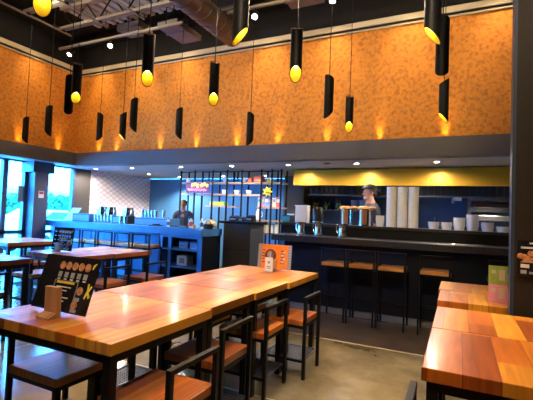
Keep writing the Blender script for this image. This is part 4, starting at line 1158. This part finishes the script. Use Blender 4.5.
# round spiral duct and boxes
du = thing('round_duct', 'round spiral duct running to the orange wall below the ceiling', 'duct', (-3.52, 0, 4.42))
MB().cyl((0, .5, 0), (0, 5.72, 0), .185, 32).build('pipe', M['duct'], du, True)
rb = MB()
for k in range(24):
    y0 = .6+k*.2
    rb.tube([(.187*math.cos(2*PI*j/24), y0+.2*j/24, .187*math.sin(2*PI*j/24)) for j in range(25)], .006, 5)
rb.build('spiral_seam', M['ductdark'], du)
MB().ball((0, 5.72, 0), .185, 24, 12, (1, .55, 1)).build('end_cap', M['duct'], du, True)
for y0 in (1.5, 4.8): MB().box(-.012, .012, y0, y0+.04, .18, .68).build('hanger', M['steel'], du)
def boxduct(name, label, x0, x1, y0, y1, z0, z1, mat, ztop):
    t = thing(name, label, 'duct', (x0, y0, z0))
    MB().box(0, x1-x0, 0, y1-y0, 0, z1-z0).build('casing', mat, t, bevel=.01)
    MB().box(-.012, x1-x0+.012, .25, .28, -.012, z1-z0+.012).build('flange', mat, t)
    for x in (.05, x1-x0-.05): MB().cyl((x, (y1-y0)/2, z1-z0), (x, (y1-y0)/2, ztop-z0), .008, 6).build('hanger', M['steel'], t)
    return t
boxduct('flat_duct', 'flat grey box duct left of the round spiral duct', -4.68, -4.26, 5.15, 5.84, 4.50, 4.60, M['ductmid'], 5.1)
boxduct('duct_drop', 'dark square duct box rising at the right of the round duct', -3.80, -3.28, 5.30, 5.72, 4.64, 5.08, M['ductdark'], 5.1)
boxduct('grey_duct', 'grey box duct at the top edge right of the slit pendant', -2.33, -1.81, 4.95, 5.42, 4.50, 4.62, M['ductmid'], 5.1)
boxduct('small_duct', 'short grey box duct behind the left track rail', -5.95, -5.4, 5.45, 5.83, 4.80, 4.92, M['ductmid'], 5.1)
jg = 'open web roof joists'
for i, (y, z) in enumerate(((4.88, 4.68), (4.21, 4.68), (3.4, 4.68), (2.5, 4.74))):
    t = thing('roof_joist', 'cream open web roof joist, %s from the back orange wall' % order[i], 'joist', (-6.75, y, z), 0, jg)
    Lx = 9.3
    MB().box(0, Lx, -.05, -.006, 0, .05).box(0, Lx, .006, .05, 0, .05).build('bottom_chord', M['joist'], t)
    MB().box(0, Lx, -.05, .05, 5.1-z-.05, 5.1-z).build('top_chord', M['joist'], t)
    web = MB(); k = 0
    while k*.32 < Lx-.32:
        web.cyl((k*.32, 0, .03 if k % 2 else 5.1-z-.03), (k*.32+.32, 0, 5.1-z-.03 if k % 2 else .03), .014, 6); k += 1
    web.build('web', M['steel'], t)
bg2 = 'cross bracing under the joists'
for i, x in enumerate((-6.7, -5.75, -4.9)):
    t = thing('joist_brace', '%s of the pale steel angles crossing under the roof joists' % ('first', 'second', 'third')[i], 'brace', (x, 2.3, 4.634), 0, bg2)
    MB().box(0, .045, 0, 2.75, 0, .006).box(0, .006, 0, 2.75, .006, .04).build('angle', M['joist'], t)
    for y in (.2, 1.1, 1.91, 2.58): MB().box(.01, .035, y-.03, y+.03, .006, .046 if y > .5 else .106).build('clip', M['steel'], t)

# ------------------------------------------------------------------ light
for (x, y) in DL: spot((x, y, ZC-.03), (x, y, 0), DEEP.get((x, y), 130 if (y > 8 and x < -6) else 60), 174 if y < 8 else 140, .5, (1.0, .88, .72), .04)
# kitchen lamps under the hood
for x in (-1.9, -.6, .5):
    spot((x, 7.75, 2.0), (x, 7.9, .9), 45, 120, .6, (1.0, .86, .66), .05)
# daylight: sky portals at the windows
for a, b in bays:
    L = bpy.data.lights.new('portal', 'AREA'); L.shape = 'RECTANGLE'; L.size = b-a; L.size_y = 2.3; L.cycles.is_portal = True
    o = bpy.data.objects.new('window_portal', L); COL.objects.link(o); o.location = (-8.5, (a+b)/2, 1.2); o.rotation_euler = (0, -PI/2, 0)
wd = bpy.data.worlds.new('sky'); S.world = wd; wd.use_nodes = True
bgn = wd.node_tree.nodes['Background']; bgn.inputs['Color'].default_value = (.036, .33, 1.0, 1); bgn.inputs['Strength'].default_value = 40.0

# ------------------------------------------------------------------ camera
cd = bpy.data.cameras.new('camera'); co = bpy.data.objects.new('camera', cd); COL.objects.link(co)
yaw, pit, rol = (math.radians(v) for v in (25.8, 2.2, 2.3))
f = Vector((-math.sin(yaw)*math.cos(pit), math.cos(yaw)*math.cos(pit), math.sin(pit)))
rt = Vector((math.cos(yaw), math.sin(yaw), 0)); up = rt.cross(f)
r2 = rt*math.cos(rol)+up*math.sin(rol); u2 = up*math.cos(rol)-rt*math.sin(rol)
m = Matrix((r2, u2, -f)).transposed().to_4x4(); m.translation = (0, 0, 1.4)
co.matrix_world = m
cd.sensor_width = 36; cd.lens = 36*400/533; cd.clip_start = .02
S.camera = co
S.view_settings.view_transform = 'Standard'; S.view_settings.look = 'None'; S.view_settings.gamma = 1; S.view_settings.exposure = .6
S.view_settings.use_curve_mapping = False
